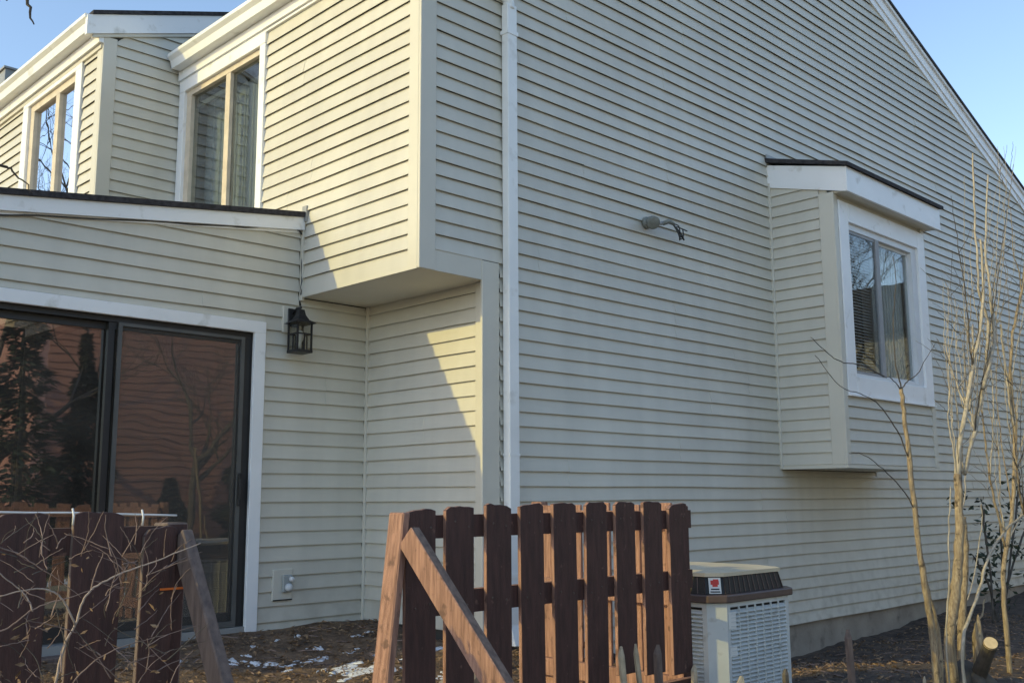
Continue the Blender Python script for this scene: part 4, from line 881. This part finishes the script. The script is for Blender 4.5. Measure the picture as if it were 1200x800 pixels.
# ------------------------------------------------------------------ short stakes by the fence end
SD = ['short pale stake standing in front of the fence pickets beside the air conditioner', 'thin pale stake leaning in front of the fence end pickets', 'grey split stake in front of the last fence pickets', 'pale stake standing in front of the air conditioner grille', 'dark broken stake against the air conditioner grille', 'weathered broken stick standing in soil between air conditioner and tree', 'short stake stub beside the fence corner post', 'tiny pale stub standing in soil before the tree']
for (px0, py0, px1, py1, rr, yv, mt), lb in zip([(733, 820, 727, 757, .016, -2.15, 'palewood'), (752, 820, 744, 754, .013, -2.15, 'palewood'), (773, 820, 770, 755, .022, -2.13, 'greywood'), (868, 822, 868, 792, .022, -2.45, 'cutwood'), (922, 822, 920, 783, .02, -2.2, 'darkbark'), (1001, 825, 993, 737, .022, -2.45, 'greywood'), (815, 822, 813, 778, .018, -2.05, 'palewood'), (1084, 822, 1083, 792, .010, -2.55, 'palewood')], SD):
    a, b = at(px0, py0, 1, yv), at(px1, py1, 1, yv); a = b+(a-b)*((gz(a.x, yv)-.1-b.z)/(a.z-b.z)); d = b-a
    mb = MB(); mb.tube([a, a+d*.5, a+d*.93, b+Vector((rr*.3, 0, 0))], [rr, rr*.95, rr*.9, rr*.35], 6); o = mb.build('wood_stake', mt); tag(o, lb, 'stake', 'wooden stakes in the soil')

# ------------------------------------------------------------------ ground litter: leaves, snow, stones, bricks
mb = MB(); count = 0
for i in range(24000):
    if i % 3 == 0: x, y = random.uniform(.8, 8), random.uniform(-3.4, -.1)
    else: x, y = random.uniform(-3.6, 1.2), random.uniform(-3.2, 1.3)
    if y > 0 and x > .55: continue
    s = random.uniform(.010, .028)*(1 if random.random() < .5 else .5); z = gh(x, y)+random.uniform(.003, .014); a = random.uniform(0, 6.3); t = Vector((random.uniform(-.5, .5), random.uniform(-.5, .5), 1)).normalized()
    d = Vector((math.cos(a), math.sin(a), 0)); d = (d-t*d.dot(t)).normalized(); e = t.cross(d); p = Vector((x, y, z)); c = random.uniform(.1, .4)*s
    mb.add([p-d*s, p+e*s*.45+t*c, p+d*s, p-e*s*.45+t*c], [(0, 1, 2), (0, 2, 3)])
lo_ = mb.build('leaf_litter', 'leafdry', fix=False); tag(lo_, 'dry brown leaf litter scattered over the soil', 'leaves', kind='stuff')
mb = MB()
for i in range(700):
    x, y = random.uniform(.6, 8), random.uniform(-3.2, -.1)
    if random.random() < .4: x, y = random.uniform(-3, .5), random.uniform(-2.5, 1.2)
    a = random.uniform(0, 3.14); L = random.uniform(.03, .16); z = gh(x, y)+random.uniform(.004, .014); d = Vector((math.cos(a), math.sin(a), random.uniform(-.15, .25)))*L/2; p = Vector((x, y, z)); mb.tube([p-d, p+d*.1+Vector((0, 0, .004)), p+d], [.003, .004, .002], 4)
o = mb.build('twig_litter', 'twig', fix=False); tag(o, 'small fallen twigs and mulch chips lying on the soil', 'twigs', kind='stuff')
mb = MB()
def snowblob(c, rx, ry, h):
    n = 22; o = len(mb.v); p1, p2, p3 = [random.uniform(0, 6.3) for _ in range(3)]; ro = random.uniform(0, 3.1)
    ph = [.8+.28*math.sin(2*2*math.pi*j/n+p1)+.18*math.sin(3*2*math.pi*j/n+p2)+.14*math.sin(7*2*math.pi*j/n+p3)+random.uniform(-.12, .12) for j in range(n)]
    for s_, hh in ((1.0, -.004), (.86, h*.7), (.5, h)):
        for j in range(n):
            a = 2*math.pi*j/n; q = ph[j]*s_; dx, dy = rx*q*math.cos(a), ry*q*math.sin(a); x, y = c[0]+dx*math.cos(ro)-dy*math.sin(ro), c[1]+dx*math.sin(ro)+dy*math.cos(ro); mb.v.append((x, y, gh(x, y)+hh+random.uniform(-.0025, .0015)))
    mb.v.append((c[0], c[1], gh(*c)+h)); e = len(mb.v)-1
    for k_ in range(2):
        for j in range(n): mb.f.append((o+k_*n+j, o+k_*n+(j+1) % n, o+(k_+1)*n+(j+1) % n, o+(k_+1)*n+j)); mb.m.append(0)
    for j in range(n): mb.f.append((o+2*n+j, o+2*n+(j+1) % n, e)); mb.m.append(0)
def gpix(px, py):
    d = F*FPX+RT*(px-600)-UP*(py-400); t = 1/FPX
    for k_ in range(1, 4000):
        p = CAM+d*(k_*.004/ FPX*1.0)
        if p.z < gz(p.x, p.y): return p.x, p.y
    return p.x, p.y
for px, py, s in ((405, 783, .16), (430, 787, .2), (445, 780, .15), (418, 777, .09), (363, 775, .09), (372, 772, .06), (320, 779, .08), (300, 777, .06), (274, 776, .07), (417, 745, .06), (431, 741, .03), (412, 763, .07), (440, 766, .05), (390, 789, .05), (380, 770, .05), (205, 775, .07), (40, 775, .12), (55, 772, .1), (215, 748, .06), (372, 759, .05), (298, 757, .035), (325, 750, .03), (350, 745, .03), (380, 787, .06), (523, 793, .1), (512, 760, .1), (480, 770, .08), (338, 787, .04), (290, 768, .03)):
    x, y = gpix(px, py); s *= .85; snowblob((x, y), s*random.uniform(.8, 1.3), s*random.uniform(.5, .9), random.uniform(.004, .008))
    for _ in range(3): snowblob((x+random.uniform(-1, 1)*s*1.5, y+random.uniform(-1, 1)*s*1.3), s*random.uniform(.15, .4), s*random.uniform(.1, .3), .004)
o = mb.build('snow_patches', 'snow', smooth=True); tag(o, 'small melting snow patches on the brown soil', 'snow', kind='stuff')
def rock(name, c, r, mt, label, cat, grp):
    bm = bmesh.new(); bmesh.ops.create_icosphere(bm, subdivisions=2, radius=1)
    k1 = Vector((random.uniform(.8, 1.2), random.uniform(.7, 1.1), random.uniform(.5, .8)))
    for v in bm.verts:
        f_ = 1+.18*math.sin(v.co.x*3+c[0]*9)+.14*math.sin(v.co.y*4+c[1]*7)+random.uniform(-.05, .05); v.co = Vector((v.co.x*k1.x, v.co.y*k1.y, v.co.z*k1.z))*r*f_
    me = bpy.data.meshes.new(name); bm.to_mesh(me); bm.free(); me.materials.append(M[mt]); o = bpy.data.objects.new(name, me); o.location = c; COL.objects.link(o); tag(o, label, cat, grp)
for i in range(26):
    y = random.uniform(-1.75, -.55); x = RXF-random.uniform(.12, .42); r = random.uniform(.035, .075); rock('field_stone', (x, y, gz(x, y)+r*.45), r, 'stone', 'small field stone in the pile along the foot of the sunlit fence', 'stone', 'stones along the sunlit fence')

# ------------------------------------------------------------------ what the glass mirrors: red house, conifers and bare trees across the yard
rh = thing('red_house', (11, -19, -1.5), 'red sided house across the yard mirrored in the sliding door', 'house')
part('wall', 'redsiding', rh, [((4.6, -25, -1.6), (18, -16.0, 5.2))])
mb = MB()
for i in range(38):
    z = -1.4+i*.17; v = [(4.55, -16.0, z), (18.05, -16.0, z), (18.05, -15.965, z), (4.55, -15.965, z), (4.55, -16.0, z+.17), (18.05, -16.0, z+.17), (18.05, -15.995, z+.17), (4.55, -15.995, z+.17)]; mb.hexa(v)
o = mb.build('siding_boards', 'redsiding', rh); o['kind'] = 'stuff'
mb = MB(); mb.hexa([(4.2, -25.4, 5.1), (18.4, -25.4, 5.1), (18.4, -15.4, 5.1), (4.2, -15.4, 5.1), (4.2, -20.6, 7.8), (18.4, -20.6, 7.8), (18.4, -20.4, 7.8), (4.2, -20.4, 7.8)]); mb.build('roof', 'shingle', rh)
bh = thing('beige_house', (26, -9, -1.5), 'beige sided house beyond the yard mirrored in the bay window', 'house')
part('wall', 'trim', bh, [((22, -17, -1.6), (31, -2.5, 4.4))])
mb = MB()
for i in range(36):
    z = -1.4+i*.16; mb.hexa([(21.96, -17, z), (22.0, -17, z), (22.0, -2.5, z), (21.96, -2.5, z), (21.995, -17, z+.16), (22.0, -17, z+.16), (22.0, -2.5, z+.16), (21.995, -2.5, z+.16)])
o = mb.build('siding_boards', 'trim', bh); o['kind'] = 'stuff'
mb = MB(); mb.hexa([(21.5, -17.4, 4.35), (31.5, -17.4, 4.35), (31.5, -2.1, 4.35), (21.5, -2.1, 4.35), (26.4, -17.4, 6.6), (26.6, -17.4, 6.6), (26.6, -2.1, 6.6), (26.4, -2.1, 6.6)]); mb.build('roof', 'shingle', bh)
def bare_tree(name, base, H, label, seed, mt='darkbark', spread=1.0, lowest=.3, grp=None, depth=5):
    rd = random.Random(seed); root = thing(name, base, label, 'tree', grp); tr = MB(); cr = MB()
    def grow(p, d, L, r, lev):
        k_ = 4; pts = [p]; q = p.copy(); dd_ = d.copy()
        for i in range(k_):
            dd_ = (dd_+Vector((rd.uniform(-.16, .16), rd.uniform(-.16, .16), rd.uniform(-.06, .10)))).normalized(); q = q+dd_*(L/k_); pts.append(q.copy())
        (tr if lev < 1 else cr).tube(pts, [r*(1-.45*i/k_) for i in range(k_+1)], 7 if lev < 2 else 4, cap=False)
        if lev >= depth: return
        nb_ = 4 if lev == 0 else 3
        for j in range(nb_):
            t = rd.uniform(lowest if lev == 0 else .35, 1) if j else 1; i0 = min(k_, int(t*k_+.5)); b = pts[i0]
            nd = (dd_*.75+Vector((rd.uniform(-1, 1)*spread, rd.uniform(-1, 1)*spread, rd.uniform(-.1, .6)))*.75).normalized(); grow(b, nd, L*rd.uniform(.55, .8), r*.55*(1-.2*t)+.001, lev+1)
    grow(Vector(base)+Vector((0, 0, -.1)), Vector((0, 0, 1)), H*.4, H*.018, 0)
    tr.build('trunk', mt, root, smooth=True, fix=False); cr.build('crown', mt, root, smooth=True, fix=False); return root
bt_lab = ['tall bare tree mirrored in the upstairs window of the far unit', 'slimmer bare tree beyond the sunroom mirrored in the upstairs window', 'leaning bare tree at the far end of the yard', 'bare yard tree mirrored in the bay window glass', 'bare tree in front of the red house', 'thin bare tree beside the conifers mirrored in the door', 'bare tree standing nearest the beige house', 'tallest bare tree before the beige house', 'young bare tree beside the beige house']
for (x, y, h, sd_), lb in zip(((-5.5, 17, 11, 1), (-8, 20, 12, 2), (-3.5, 22, 12, 3), (17, -9, 9, 4), (5.9, -12, 6, 5), (2.2, -13.5, 9, 6), (16, -6.2, 8, 7), (18, -8.5, 9, 8), (19.5, -6.5, 8, 9)), bt_lab): bare_tree('bare_tree', (x, y, gz(x, y)-.05), h, lb, sd_, grp='bare trees around the yard', spread=1.2, depth=6 if sd_ < 4 or sd_ > 6 else 5)
def conifer(base, H, rr, label, n=7000):
    root = thing('conifer', base, label, 'tree', 'conifers across the yard'); mb = MB(); mb.tube([Vector(base)-Vector((0, 0, .1)), Vector(base)+Vector((0, 0, H*.9))], [.14, .03], 7); mb.build('trunk', 'darkbark', root)
    mb = MB()
    for i in range(n):
        t = random.random()**1.4; z = .25+t*(H-.25); R_ = rr*(1-t)*(.75+.25*math.sin(z*7)); a = random.uniform(0, 6.3); q = R_*math.sqrt(random.uniform(.3, 1)); p = Vector((base[0]+q*math.cos(a), base[1]+q*math.sin(a), base[2]+z)); s = random.uniform(.07, .16)
        d = Vector((math.cos(a), math.sin(a), random.uniform(-.5, .2))).normalized(); e = Vector((-math.sin(a), math.cos(a), random.uniform(-.4, .4)))
        mb.add([p-d*s, p+e*s*.4, p+d*s, p-e*s*.4], [(0, 1, 2), (0, 2, 3)])
    mb.build('crown', 'conifer', root, fix=False)
for (x, y, h, rr), lb in zip(((3.0, -13, 6.5, 1.5), (4.6, -14, 5.0, 1.3), (1.0, -15, 7.5, 1.7), (6.7, -14.3, 1.9, .9), (8.9, -14.5, 4.2, 1.1)), ('tall dark conifer beside the red house', 'mid sized dark conifer at the corner of the red house', 'tallest dark conifer standing left of the red house', 'low rounded conifer in front of the red house wall', 'narrow conifer in front of the red house wall')):
    conifer((x, y, gz(x, y)), h, rr, lb)
# ------------------------------------------------------------------ branch hanging in at the top left from a tree beside the viewer
side = thing('bare_tree', (-5.6, -2.2, gz(-5.6, -2.2)), 'bare tree whose drooping twigs hang into the sky above the eaves', 'tree')
mb = MB(); tbp = Vector((-5.6, -2.2, gz(-5.6, -2.2)-.1)); mb.tube(smoothline([tbp, tbp+Vector((.05, .02, 1.8)), tbp+Vector((-.05, .05, 3.6)), tbp+Vector((.02, 0, 5.8))], 4), [.14, .13, .12, .11, .11, .1, .1, .09, .08, .07, .06, .05, .03], 9); mb.build('trunk', 'darkbark', side, smooth=True)
def br_(pts, r0_, r1_): 
    S = smoothline(pts, 5, .006); k = len(S); mb = MB(); mb.tube(S, [r0_+(r1_-r0_)*i/(k-1) for i in range(k)], 6); mb.build('branch', 'darkbark', side, smooth=True)
tw = lambda px, py: at(px, py, 1, -.9)
br_([tbp+Vector((0, 0, 3.2)), tbp+Vector((.8, .5, 3.9)), tw(-70, -70), tw(20, -30), tw(32, 4), tw(40, 29)], .022, .0028)
br_([tbp+Vector((.8, .5, 3.9)), tw(-60, -40), tw(0, -12), tw(8, 0)], .01, .005)
br_([tbp+Vector((0, 0, 2.4)), tbp+Vector((.7, .4, 2.7)), tw(-80, 170), tw(0, 194), tw(18, 203), tw(38, 226)], .012, .002)

# ------------------------------------------------------------------ render settings
scene.render.engine = 'CYCLES'
scene.cycles.max_bounces = 10; scene.cycles.transparent_max_bounces = 16
